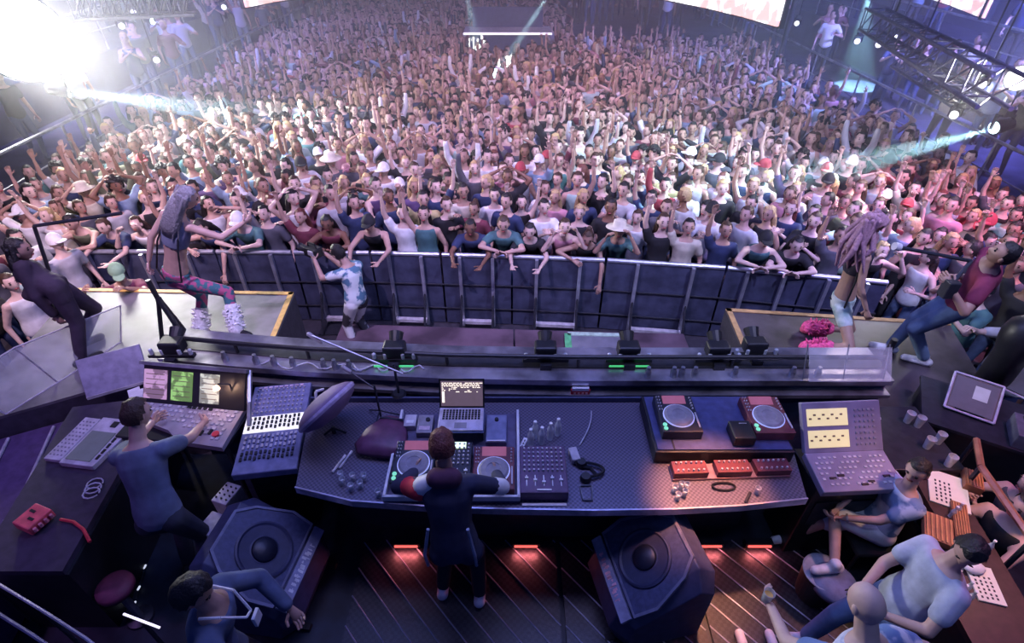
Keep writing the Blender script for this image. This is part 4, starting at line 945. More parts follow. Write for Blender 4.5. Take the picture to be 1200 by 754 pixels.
t = thing('console_table', 'black folding table carrying the left lighting console', 'table', (-2.84, 3.27, 0), R(-7)); MB().box((0, .02, .905), (1.0, .52, .04)).build('tabletop', black, t, bevel=.005)
for x in (-.46, .46):
    for y in (-.2, .24): MB().rod((x, y, 0), (x, y, .89), .018).build('leg', dark, t)
t = thing('audio_mixer', 'audio mixing desk with rows of knobs and one white lit band', 'mixer', (-2.02, 3.16, .95), R(8))
am = mat('mixer_panel', (.20, .21, .36), .45); M = Matrix.Rotation(R(5), 3, 'X'); MB().box((0, 0, 0), (.50, .92, .08), M=M).build('casing', am, t, bevel=.01)
MB().box(M @ V((0, .02, .043)), (.48, .17, .006), M=M).build('lit_band', led('white_band', (.85, .82, .80), .9), t)
for nm, ys, mm_ in (('knobs', (.40, .35, .30, .25, .20, .15), lgrey), ('channel_keys', (.065, .02, -.025), black), ('faders', (-.12, -.17, -.22), lgrey), ('lower_keys', (-.28, -.33), dark)):
    m = MB()
    for y in ys:
        for k in range(12):
            if nm == 'knobs': m.lathe(M @ V((-.20 + .036 * k, y, .04)), [(.010, 0), (.008, .016)], 8)
            else: m.box(M @ V((-.20 + .036 * k, y + (.01 if k % 3 else 0), .052)), (.018, .030, .012), M=M)
    m.build(nm, mm_, t, fix=False)
m = MB()
for k in range(9): m.box(M @ V((-.19 + .045 * k, .43, .045)), (.03, .02, .01), M=M)
m.build('meter_strip', mat('pink_plate'), t)
t = thing('mixer_stand', 'black cabinet under the audio mixing desk', 'stand', (-2.02, 3.20, 0), R(8)); MB().box((0, 0, .43), (.44, .70, .86)).build('body', black, t, bevel=.01); MB().box((0, -.355, .6), (.36, .01, .2)).build('front_panel', dark, t)

# purple oval case seen edge on
c = V((-1.50, 3.10, 1.27)); dline = V((.33, .40, .12)).normalized(); view = (c - V((0, 0, 4.5))).normalized(); nrm = dline.cross(view).normalized()
t = thing('oval_drum_bag', 'purple padded oval case tilted on a stand between mixer and counter', 'case', c)
x, y, z = frame(nrm, dline); M = Matrix((x, y, z)).transposed()
MB().lathe((0, 0, 0), [(.02, -.11), (.14, -.095), (.24, -.05), (.275, -.012), (.275, .012), (.24, .05), (.14, .095), (.02, .11)], 32, M=M).build('shell', mat('purple_velvet', (.20, .13, .26), .7, scale=6), t, smooth=True)
MB().lathe((0, 0, 0), [(.276, -.02), (.283, 0), (.276, .02), (.268, 0)], 32, M=M).build('zip_rim', mat('lilac_trim', (.42, .34, .52), .5), t)
MB().path([nrm * .10 + dline * -.02, nrm * .15 + dline * .02, nrm * .12 + dline * .08], .012).build('handle', lgrey, t)
MB().path([V((0, 0, -.25)), V((0, 0, -.31)) ], .02).build('stand_foot', black, t); MB().path([V((-.08, -.02, -.315)), V((0, 0, -.25)), V((.10, .0, -.315))], .01).build('tripod_leg', black, t)
# microphone stands
t = thing('microphone_stand', 'microphone boom reaching left over the parapet', 'stand', (-1.02, 3.52, 1.0))
tip = at(362, 392, 1.62) - V((-1.02, 3.52, 1.0)); MB().rod((0, 0, .0), (0, 0, .36), .012).build('upright', dark, t); MB().rod((.08, -.06, .30), tip, .009).build('boom', steel, t); MB().cap_tube(tip, .02, tip + tip.normalized() * -.12, .014, 8).build('microphone', lgrey, t); MB().lathe((0, 0, -.003), [(.07, 0), (.05, .02)], 16).build('base', black, t)
t = thing('microphone_stand', 'thin tripod microphone stand on the blue left half of the counter', 'stand', at(447, 492, .96) + V((0, 0, -.008)))
MB().rod((0, 0, .02), (0, 0, .42), .009).build('upright', dark, t)
for a in (.3, 2.4, 4.5): MB().rod((0, 0, .12), (.17 * math.cos(a), .17 * math.sin(a), .008), .006).build('tripod_leg', dark, t)
MB().rod((0, 0, .38), (-.22, .12, .46), .007).build('boom', dark, t); MB().cap_tube((-.22, .12, .46), .018, (-.28, .15, .48), .02, 8).build('microphone', grey, t)
for k, (px, py) in enumerate(((395, 545), (403, 540))):
    p = at(px, py, .97); t = thing('pen_marker', ('pale marker pen nearer the purple oval case', 'second pale marker pen lying alongside the first')[k], 'pen', (p.x, p.y, Z + .012)); MB().rod((-.02, -.07, 0), (.03, .07, 0), .010).build('barrel', lgrey, t); MB().rod((.03, .07, 0), (.04, .10, 0), .011).build('cap', white, t)
t = thing('leather_bag', 'dark reddish soft bag lying on the left half of the counter', 'bag', (-1.05, 3.02, Z)); MB().loft([ell(V((0, -.20, .05)), V((1, 0, 0)), V((0, 0, 1)), .17, .03), ell(V((0, -.12, .06)), V((1, 0, 0)), V((0, 0, 1)), .22, .05), ell(V((0, .05, .06)), V((1, 0, 0)), V((0, 0, 1)), .18, .05), ell(V((0, .2, .05)), V((1, 0, 0)), V((0, 0, 1)), .09, .035)]).xf(Matrix.Rotation(R(-8), 4, 'Z')).build('body', mat('maroon_leather', (.13, .045, .10), .45), t, smooth=True)
MB().box((0.03, .16, .09), (.20, .015, .012), R(-8)).build('clasp', dark, t)

# floor monitors -----------------------------------------------------------
def floor_monitor(label, loc, rz, strip_c):
    t = thing('floor_monitor', label, 'loudspeaker', loc, rz, 'big floor monitors facing the DJ')
    prof = [(-.38, 0), (.28, 0), (.36, .22), (.31, .40), (-.24, .82), (-.38, .74)]
    mb = MB(); W = .37; n = len(prof)
    mb.loft([[V((x * .8 - .03, -W, z * .82 + .04)) for x, z in prof], [V((x, -W + .12, z)) for x, z in prof], [V((x, W - .12, z)) for x, z in prof], [V((x * .8 - .03, W, z * .82 + .04)) for x, z in prof]])
    mb.build('cabinet', mat('monitor_cabinet', (.045, .05, .11), .45), t, bevel=.008)
    a = V((.31, 0, .40)); b = V((-.24, 0, .82)); ux = (b - a).normalized(); nn = V((ux.z, 0, -ux.x)); nn = nn if nn.z > 0 else -nn; L = (b - a).length
    M = Matrix((ux, V((0, 1, 0)), ux.cross(V((0, 1, 0))))).transposed(); sgn = 1 if (M @ V((0, 0, 1))).dot(nn) > 0 else -1
    hexa = [(.12, -.33), (.12, .33), (.30, .355), (L - .12, .26), (L - .0, .16), (L - .0, -.16), (L - .12, -.26), (.30, -.355)]
    mb = MB(); mb.loft([[a + ux * p + V((0, q, 0)) + nn * h for p, q in hexa] for h in (-.02, .012)]); mb.build('grille', mat('monitor_grille', (.06, .07, .15), .5, scale=30), t)
    mb = MB(); rim = [[a + ux * (.35 + (p - .35) * f) + V((0, q * f, 0)) + nn * h for p, q in hexa] for f, h in ((1.03, .0), (1.03, .022), (.97, .022), (.97, .008))]; mb.loft(rim, cap=False); mb.build('grille_rim', mat('rim_paint', (.16, .17, .26), .4), t)
    cc = a + ux * (.36) + nn * .012
    Mx = Matrix((ux, nn.cross(ux), nn)).transposed()
    MB().lathe(cc, [(.215, 0), (.215, .014), (.20, .018), (.185, .008), (.11, .004), (.10, .006)], 36, M=Mx).build('woofer_ring', mat('woofer_paper', (.035, .04, .09), .5), t)
    MB().lathe(cc, [(.10, .004), (.085, .018), (.05, .03), (.001, .034)], 28, M=Mx).build('dust_cap', mat('dust_cap', (.012, .014, .03), .4), t, smooth=True)
    st = MB().box(a + ux * .05 + nn * .010, (.085, .66, .024), M=M).build('logo_strip', mat('strip_paint', (.30, .31, .44), .4), t)
    m = MB(); rr = random.Random(8)
    for k in range(11):
        yy = -.18 + .036 * k
        for _ in range(3): m.box(a + ux * (.05 + rr.uniform(-.014, .014)) + V((0, yy + rr.uniform(-.008, .008), 0)) + nn * .023, (rr.choice((.008, .036)), rr.choice((.007, .020)), .002), M=M)
    m.build('logo_lettering', strip_c, st)
    for yy in (-.25, .25): MB().box((.33, yy, .02), (.08, .05, .04)).build('rubber_foot', rubber, t)
    return t
floor_monitor('large floor monitor with hexagonal grille left of the DJ', (-1.90, 2.24, 0), R(-8), white)
floor_monitor('large floor monitor with pink lettering right of the DJ', (1.02, 2.18, 0), R(192), mat('pale_pink_ink'))
for k, (px, py, z, lab) in enumerate(((279, 572, .62, 'small pale box atop the grey unit beside the left floor monitor'), (262, 598, .50, 'flat grey unit on the floor stand beside the left floor monitor'))):
    p = at(px, py, z); p = V((-2.50, 2.62 - .16 * k, 0 if k else .0)); t = thing('stage_box', lab, 'stage box', (-2.42 - .03 * k, 2.80 - .26 * k, 0), R(-18)); MB().box((0, 0, .27 - .02 * k), (.15, .20, .54 - .04 * k)).build('casing', lgrey if not k else mat('mauve_grey', (.34, .31, .40), .5), t, bevel=.008); m = MB(); knobs(m, -.05, .05, -.06, .06, 3, 4, .54 - .06 * k, .008, .014); m.build('sockets', black, t, fix=False)

# left desk ----------------------------------------------------------------
desk = [(-4.02, 3.50), (-3.38, 3.62), (-3.18, 2.75), (-3.10, 1.95), (-3.72, 1.95)]
t = thing('side_desk', 'dark long desk at the left carrying the pale controller', 'desk'); MB().prism(desk, .80, .85).build('desktop', mat('desk_top', (.045, .035, .06), .5), t); MB().prism([(x * .98 - .04, y * .98 + .04) for x, y in desk], 0, .80).build('base', black, t)
t = thing('touch_controller', 'pale controller with a tilted grey touch screen on the side desk', 'controller', (-3.50, 3.06, .852), R(-8))
M = Matrix.Rotation(R(10), 3, 'X'); MB().prism([(-.15, -.25), (.15, -.25), (.19, .13), (.08, .25), (-.15, .25)], 0, .05).build('casing', lgrey, t, bevel=.006); MB().box((-.01, -.06, .054), (.22, .30, .012)).build('touch_screen', led('grey_touch_screen', (.10, .11, .14), .4), t)
m = MB()
for k in range(5): m.box((.135, -.16 + .06 * k, .055), (.018, .045, .01))
m.box((.02, .18, .055), (.05, .06, .01)); m.build('keys', black, t)
t = thing('keypad', 'long pale keypad left of the touch controller', 'keypad', (-3.74, 3.10, .852), R(-8)); MB().box((0, 0, .02), (.15, .46, .04)).build('casing', lgrey, t, bevel=.006); m = MB(); knobs(m, -.05, .05, -.18, .18, 4, 10, .04, .008, .006); m.build('keys', grey, t, fix=False)
p = at(48, 610, .86); t = thing('red_case', 'bright red lit case on the near end of the side desk', 'case', (-3.52, 2.32, .852), R(-20)); MB().box((0, 0, .05), (.17, .18, .08)).build('body', mat('red_light_painted_case', (.72, .10, .13), .5), t, bevel=.01); m = MB(); m.box((-.03, .03, .092), (.05, .02, .004)); m.box((.02, -.02, .092), (.05, .02, .004)); m.build('label_marks', black, t); m = MB(); knobs(m, .095, .10, -.06, .06, 1, 4, .04, .014, .03); m.build('connectors', mat('pink_plastic', (.7, .25, .3), .5), t)  # red light falling on the box is painted as its body colour
tag(MB().path([V((-3.36 + .11 * k, 2.34 - .02 * k * k, .865)) for k in range(4)], .012).build('red_cable', redm), 'red cable trailing from the red case', 'cable')
for k in range(3): tag(MB().path([V((-3.30 + .06 * math.cos(a) + .02 * k, 2.66 + .05 * math.sin(a) - .05 * k, .862 + .008 * k)) for a in [q * .6 for q in range(11)]], .006).build('cable_loop', cab), ('lowest', 'middle', 'topmost')[k] + ' thin cable loop on the side desk below the touch controller', 'cable')
t = thing('display_monitor', 'grey backed flat monitor leaning at the edge of the left riser', 'monitor', (-3.70, 3.72, .85), R(28)); M = Matrix.Rotation(R(48), 3, 'X'); MB().box((0, .10, .17), (.52, .36, .035), M=M).build('panel', mat('monitor_back', (.24, .23, .33), .5), t, bevel=.006); MB().box((0, -.02, .035), (.52, .03, .03)).build('bottom_edge', lgrey, t); MB().box((0, .10, .05), (.2, .16, .10)).build('foot', black, t)
t = thing('sheet_pile', 'crumpled pale papers left of the lighting console screens', 'paper', (-3.50, 3.66, .852)); rr = random.Random(2)
for k in range(4): MB().box((rr.uniform(-.05, .05), rr.uniform(-.04, .02), .006 + .006 * k), (.14, .10, .004), rr.random() * 3).build('sheet', white, t)
# crossed stand on the left riser
c = V((-3.63, 4.28, .70)); t = thing('folding_stand', 'black folded tripod stand in front of the left riser', 'stand', (-3.52, 4.34, .70))
MB().rod((.02, .10, .72), (-.16, .02, .0), .022).build('leg', black, t); MB().rod((.02, .10, .72), (.26, -.06, .0), .026).build('leg', black, t); MB().rod((.02, .10, .72), (.02, .30, .0), .020).build('leg', black, t); MB().rod((.02, .10, .60), (.0, .10, .92), .024).build('column', black, t)
t = thing('clamp_post', 'short grey post beside the crossed tripod', 'post', (-3.18, 4.40, .70)); MB().rod((0, 0, 0), (-.10, .06, .22), .025).build('shaft', mat('mauve_grey'), t); MB().box((0, 0, .02), (.1, .1, .04)).build('foot', black, t)
# clear screens at far left
def pane(label, a, b, c_, d_):
    t = thing('clear_screen', label, 'screen', (a + b) / 2, 0, 'clear screens round the left end'); o = (a + b) / 2; n = (b - a).cross(d_ - a).normalized() * .006
    MB().loft([[p - o + n * s_ for p in (a, b, c_, d_)] for s_ in (-.5, .5)]).build('panel', glass_m, t)
    for p, q in ((a, d_), (b, c_), (d_, c_), (a, b)): MB().rod(p - o, q - o, .008).build('edge_rod', lgrey, t)
P_ = [V((-4.28, 4.62, .70)), V((-4.55, 3.98, .70)), V((-4.75, 3.55, .70))]
Q_ = [V((-4.16, 4.72, 1.12)), V((-4.78, 4.02, 1.12)), V((-4.95, 3.5, 1.12))]
pane('clear acrylic screen catching light beside the person in the dark coat', P_[0], P_[1], Q_[1], Q_[0]); pane('clear acrylic screen at the very left edge', P_[1], P_[2], Q_[2], Q_[1])
# walkway left of the desk
t = tag(MB().prism([(-5.2, 3.30), (-4.06, 3.86), (-4.06, 3.4), (-3.78, 1.6), (-5.2, 1.6)], .02, .46).build('side_platform', mat('violet_light_carpet', (.10, .06, .16), .7), bevel=.01), 'low purple lit platform at the left edge', 'platform')  # violet light is partly put into the carpet's base colour
for k, (a, b) in enumerate((((-4.78, 3.45), (-4.25, 1.9)), ((-4.45, 3.6), (-4.0, 2.2)))):
    tag(MB().rod((*a, .475), (*b, .475), .014).build('cable_cover', lgrey), ('outer', 'inner')[k] + ' thin pale strip running along the purple platform', 'strip')
t = thing('picture_frame', 'small pale edged frame lying on the purple platform', 'frame', (-4.02, 2.62, .46), R(-20)); MB().box((0, 0, .02), (.24, .20, .04)).build('frame', lgrey, t, bevel=.004); MB().box((0, 0, .042), (.19, .15, .004)).build('picture', mat('violet_sheet', (.22, .10, .34), .5), t)
# stools and bins
def stool(label, x, y, h, r, m):
    t = thing('round_stool', label, 'stool', (x, y, 0), 0, 'round stools behind the counter'); MB().lathe((0, 0, h), [(r, -.06), (r * 1.03, -.03), (r * .98, 0), (r * .5, .012), (.001, .014)], 30).build('seat', m, t, smooth=True); MB().rod((0, 0, .03), (0, 0, h - .05), .03).build('column', steel, t); MB().lathe((0, 0, 0), [(r * .8, 0), (r * .75, .02), (.04, .035)], 24).build('base', dark, t)
stool('round stool with a dark red seat at lower left', at(133, 687, .5).x, at(133, 687, .5).y, .5, .125, mat('dark_red_seat', (.16, .03, .07), .6))
stool('round grey-blue stool under the guest in white shorts', 2.50, 2.14, .34, .165, mat('grey_blue_seat', (.15, .19, .33), .6))
t = thing('waste_bin', 'black round bin with a thin shiny rim beside the grey-blue stool', 'bin', (at(960, 682, .2).x, at(960, 682, .2).y, 0)); MB().lathe((0, 0, 0), [(.13, 0), (.16, .34), (.15, .34), (.12, .02)], 28).build('drum', black, t); MB().lathe((0, 0, .335), [(.156, 0), (.165, .005), (.156, .010), (.15, .005)], 28).build('rim', mat('thin_rim', (.30, .34, .45), .4), t)
t = thing('guest_chair', 'black low chair under the seated guest', 'chair', (2.90, 2.50, 0)); MB().box((0, 0, .42), (.36, .40, .06)).build('seat', black_fab, t, bevel=.02); MB().box((.20, -.0, .58), (.04, .36, .30)).build('backrest', black_fab, t, bevel=.02)
for x in (-.15, .15):
    for y in (-.17, .17): MB().rod((x, y, 0), (x, y, .4), .015).build('leg', dark, t)
for k, (px, lab) in enumerate(((866, 'left pale shoe at the bottom edge'), (901, 'right pale shoe at the bottom edge'))):
    p = at(px, 744, .05); t = thing('pale_shoe', lab, 'shoe', (p.x, p.y - .06, .035), 0, 'pale shoes at the bottom edge'); MB().cap_tube((0, -.12, .035), .040, (0, .06, .025), .035, 12).build('upper', shoe_w, t, smooth=True); MB().box((0, -.03, -.02), (.075, .25, .025)).build('sole', rubber, t, bevel=.01)
# light string, strips and near rail
dots = [at(190, 606, .02), at(183, 622, .02), at(175, 650, .02), at(170, 665, .02), at(163, 690, .02), at(158, 708, .02)]
t = thing('light_string', 'string of small white lights on the dark floor at left', 'light string', dots[0]); MB().path([p - dots[0] for p in dots], .006).build('wire', black, t)
for p in dots: MB().cap_tube(p - dots[0] + V((-.0, -.012, .006)), .008, p - dots[0] + V((0, .012, .006)), .008, 8).build('bulb', led('small_bulb', (.6, .65, .8), 1.0), t)
p0, p1 = at(145, 720, .6), at(187, 736, .6); t = thing('light_tube', 'short bright tube light before the lower left person', 'light', (p0 + p1) / 2); MB().rod((p0 - p1) / 2, (p1 - p0) / 2, .008).build('tube', led('tube_glow', (.85, .8, 1), 1.3), t); MB().box((0, 0, -.31), (.02, .02, .58)).build('stand', dark, t)
t = thing('balcony_rail', 'curved thin metal rail crossing the lower left corner', 'rail'); rl = [at(px, py, .95) for px, py in ((-40, 660), (0, 686), (50, 716), (100, 748), (130, 772))]
MB().path(rl, .010).build('top_tube', mat('rail_paint', (.55, .52, .62), .35, .5), t); MB().path([p + V((-.05, -.10, -.12)) for p in rl], .012).build('lower_tube', mat('rail_paint_dark', (.22, .22, .36), .4, .5), t); MB().path([p + V((-.16, -.24, -.2)) for p in rl], .022).build('outer_tube', mat('rail_paint'), t)
for p in rl[::2]: MB().rod((p.x, p.y, 0), p, .014).build('post', dark, t)
p = at(190, 690, .0)
t = thing('headphones', 'pale wired headset hanging at the lower left person', 'headphones', (-1.30, 1.50, 0)); MB().lathe((0, 0, .0), [(.05, 0), (.06, .02), (.05, .03), (.04, .02)], 16).build('ear_cup', lgrey, t); MB().path([V((.09 * math.cos(a), .09 * math.sin(a), .02)) for a in [q * .3 for q in range(12)]], .007).build('headband', lgrey, t)

# music desk at right ---------------------------------------------------------
md = [(3.15, 2.64), (3.44, 2.64), (3.36, 2.0), (3.24, 1.22), (2.78, 1.22), (2.82, 1.7), (3.10, 2.2)]
t = thing('music_desk', 'warm lit desk with papers, boards and bottles at the right', 'desk'); MB().prism(md, .88, .93).build('desktop', mat('desk_brown', (.06, .03, .025), .45), t); MB().prism([(3.2 + (x - 3.2) * .92, 1.95 + (y - 1.95) * .92) for x, y in md], 0, .88).build('base', black, t)
DZ = .932
def paper(label, px, py, w_, d_, rz):
    p = at(px, py, .95); t = thing('sheet_paper', label, 'paper', (p.x, p.y, DZ), rz); MB().box((0, 0, .006), (w_, d_, .012)).build('sheet', mat('lit_paper', (.85, .82, .70), .6, var=.03), t); m = MB(); rr = random.Random(int(px))
    for j in range(4):
        for i in range(6): m.box((-w_ * .32 + .03 * j, -d_ * .38 + i * d_ * .11 + rr.uniform(-.004, .004), .0125), (.012, d_ * .06, .001))
    m.build('writing', black, t)
paper('large white sheet with bold writing on the music desk', 1112, 574, .26, .34, R(-28)); paper('smaller white sheet with writing lower on the music desk', 1155, 684, .16, .26, R(-15))
def board(label, px, py, w_, d_, h, rz, m_):
    p = at(px, py, .95); t = thing('wooden_board', label, 'board', (p.x, p.y, DZ), rz); MB().box((0, 0, h / 2), (w_, d_, h)).build('plank', m_, t, bevel=.004); m = MB()
    for k in range(6): m.box((-w_ * .4 + w_ * .16 * k, 0, h + .004), (w_ * .06, d_ * .92, .008))
    m.build('slats', mat('orange_light_slats', (.55, .24, .10), .5), t)  # orange lamplight is painted into the slat colour
board('orange brown slatted board between the two guests', 1098, 622, .18, .24, .05, R(-30), mat('orange_light_wood', (.32, .12, .06), .5)); board('narrow orange lit board beside the large sheet', 1125, 612, .10, .34, .04, R(-28), mat('orange_light_wood'))  # plank colour carries the orange light of the desk
board('orange box front by the far end of the music desk', 1138, 566, .12, .18, .07, R(-30), mat('orange_light_wood'))
lm = [(1128, 692), (1135, 688), (1131, 703), (1139, 699), (1120, 675), (1125, 668), (1118, 600), (1124, 596), (1176, 640)]
for k, (px, py) in enumerate(lm):
    p = at(px, py, .99); t = thing('small_bottle', ['left bottle of the upper pair beside the smaller sheet', 'right bottle of the upper pair beside the smaller sheet', 'left bottle of the lower pair beside the smaller sheet', 'right bottle of the lower pair beside the smaller sheet', 'small pale bottle next to the grey t-shirt guest', 'second pale bottle next to the grey t-shirt guest', 'small bottle below the large sheet', 'second small bottle below the large sheet', 'small bottle at the outer edge of the music desk'][k], 'bottle', (max(2.88, min(p.x, 3.30)), p.y, DZ), 0, 'small bottles on the music desk'); MB().lathe((0, 0, 0), [(.016, 0), (.018, .06), (.008, .09), (.008, .11)], 12).build('bottle', drink, t); MB().lathe((0, 0, .108), [(.010, 0), (.010, .012)], 10).build('cap', white, t)
tag(MB().ball((0, 0, .03), (.07, .05, .03), 12, 8).build('crumpled_napkin', white, smooth=True), 'crumpled white napkin near the head of the guest in light grey', 'napkin').location = (at(1145, 662, 1).x, at(1145, 662, 1).y, DZ)
# screens and racks at the far right
def rack(label, x, y, z0, w_, d_, h, rz, tilt, nm='video_monitor'):
    t = thing(nm, label, 'monitor' if nm == 'video_monitor' else 'rack', (x, y, z0), rz); M = Matrix.Rotation(R(tilt), 3, 'X'); u = M @ V((0, 1, 0)); n = M @ V((0, 0, 1)); MB().box(u * h / 2 + n * .0, (w_, h, .05), M=M).build('housing', black, t, bevel=.006)
    m = MB()
    for a, b in (((-w_ / 2, 0), (w_ / 2, 0)), ((w_ / 2, 0), (w_ / 2, h)), ((w_ / 2, h), (-w_ / 2, h)), ((-w_ / 2, h), (-w_ / 2, 0))): m.rod(V((a[0], 0, 0)) + u * a[1] + n * .03, V((b[0], 0, 0)) + u * b[1] + n * .03, .010)
    m.build('bezel', mat('bright_bezel', (.5, .48, .58), .4), t); s_ = MB().box(u * h / 2 + n * .027, (w_ * .88, h * .86, .006), M=M).build('screen', led('dim_screen', (.05, .05, .08), .5), t); MB().box(u * h * .62 + n * .031 + V((w_ * .12, 0, 0)), (w_ * .3, h * .36, .002), M=M).build('picture_panel', led('grey_image', (.26, .26, .34), .6), s_)
    MB().box((0, .10, -z0 * 0 + .02), (w_ * .6, .2, .04)).build('foot', black, t)
rack('video monitor with bright edges tilted beside the right riser', 3.98, 3.30, .95, .36, .1, .36, R(-35), 30)
rack('smaller video monitor with a pale image behind the black drum', 4.62, 3.52, .95, .30, .1, .28, R(-50), 50)
t = thing('side_counter', 'black counter under the tilted video monitors', 'counter', (4.22, 3.20, 0), R(-30)); MB().box((0, .04, .46), (1.15, .62, .92)).build('body', black, t, bevel=.01); MB().box((0, .04, .935), (1.2, .66, .03)).build('counter_top', dark, t)
t = thing('amplifier_rack', 'grey amplifier with dark vents right of the tilted monitor', 'rack', (4.36, 2.98, .952), R(-30)); MB().box((0, 0, .07), (.42, .30, .14)).build('casing', mat('amp_grey', (.14, .14, .18), .4), t, bevel=.006); m = MB()
for k in range(5): m.box((-.14 + .07 * k, 0, .142), (.03, .24, .006))
m.build('vents', black, t)
for k, (px, py) in enumerate(((1108, 490), (1122, 478), (1136, 487), (1128, 500), (1116, 505))):
    p = at(px, py, 1.0); t = thing('plastic_cup', ('pale plastic cup nearest the flight case', 'pale plastic cup below the tilted monitor', 'pale plastic cup right of the others', 'pale plastic cup at the middle of the small group', 'pale plastic cup nearest the large sheet')[k], 'cup', (3.40 + .06 * (k % 3), 3.22 - .13 * (k // 2) - .05 * k, .96), 0, 'plastic cups beyond the music desk'); MB().lathe((0, 0, 0), [(.026, 0), (.036, .11), (.033, .11), (.023, .01)], 14).build('cup', mat('cloudy_plastic', (.6, .58, .62), .3), t); MB().lathe((0, 0, .05), [(.026, 0), (.028, .01)], 12).build('drink', mat('clear_drink'), t)
t = thing('black_drum', 'upright black cylinder with a rounded top on the right riser', 'drum', (4.50, 3.74, .70)); MB().lathe((0, 0, 0), [(.13, 0), (.13, .60), (.16, .70), (.17, .80), (.15, .90), (.09, .96), (.001, .98)], 28).build('drum', black, t, smooth=True); MB().lathe((0, 0, 0), [(.15, 0), (.15, .02), (.13, .03)], 28).build('base_ring', dark, t)
t = thing('mic_post', 'short black upright post on the right riser behind the ledge', 'post', (3.66, 4.05, .70)); MB().rod((0, 0, 0), (0, 0, .5), .03, n=12).build('shaft', black, t); MB().lathe((0, 0, 0), [(.1, 0), (.09, .02)], 18).build('base', black, t)
t = thing('guest_rail', 'copper coloured rail between the music desk and the guests at right', 'rail'); pr = [V((3.66, 2.86, 0)), V((3.52, 2.60, 0)), V((3.45, 2.0, 0)), V((3.34, 1.1, 0))]
MB().path([p + V((0, 0, 1.15)) for p in pr], .025).build('handrail', mat('copper_rail', (.55, .26, .18), .35, .6), t)
for p in pr: MB().rod(p, p + V((0, 0, 1.15)), .018).build('post', dark, t)
MB().path([p + V((0, 0, .6)) for p in pr], .012).build('middle_rail', dark, t)
tag(MB().prism([(2.55, .93), (2.95, 1.10), (3.6, 1.16), (3.6, .8), (2.5, .8)], .88, .95).build('table_end', black, bevel=.01), 'black curved table end at the lower right corner', 'table')

# every knob, key and button is its own piece
PL_ = {'knobs': 'knob', 'buttons': 'button', 'faders': 'fader', 'channel_keys': 'channel_key', 'lower_keys': 'lower_key', 'black_keys': 'black_key', 'desk_buttons': 'desk_button', 'panel_buttons': 'panel_button', 'slats': 'slat', 'vents': 'vent', 'connectors': 'connector', 'sockets': 'socket', 'keys': 'key'}
for o in list(COL.objects):
    b = o.name.split('.')[0]
    if b not in PL_ or o.type != 'MESH': continue
    me = o.data; par = list(range(len(me.vertices)))
    def find(i):
        while par[i] != i: par[i] = par[par[i]]; i = par[i]
        return i
    for e in me.edges:
        i, j = find(e.vertices[0]), find(e.vertices[1])
        if i != j: par[i] = j
    isl = {}
    for p_ in me.polygons: isl.setdefault(find(p_.vertices[0]), []).append(p_)
    for k, ps in isl.items():
        ids = sorted({i for p_ in ps for i in p_.vertices}); mp = {v: i for i, v in enumerate(ids)}
        mb = MB(); mb.v = [tuple(me.vertices[i].co) for i in ids]; mb.f = [tuple(mp[i] for i in p_.vertices) for p_ in ps]; mb.m = [0] * len(ps)
        mb.build(PL_[b], me.materials[0], o.parent, fix=False)
    bpy.data.objects.remove(o)

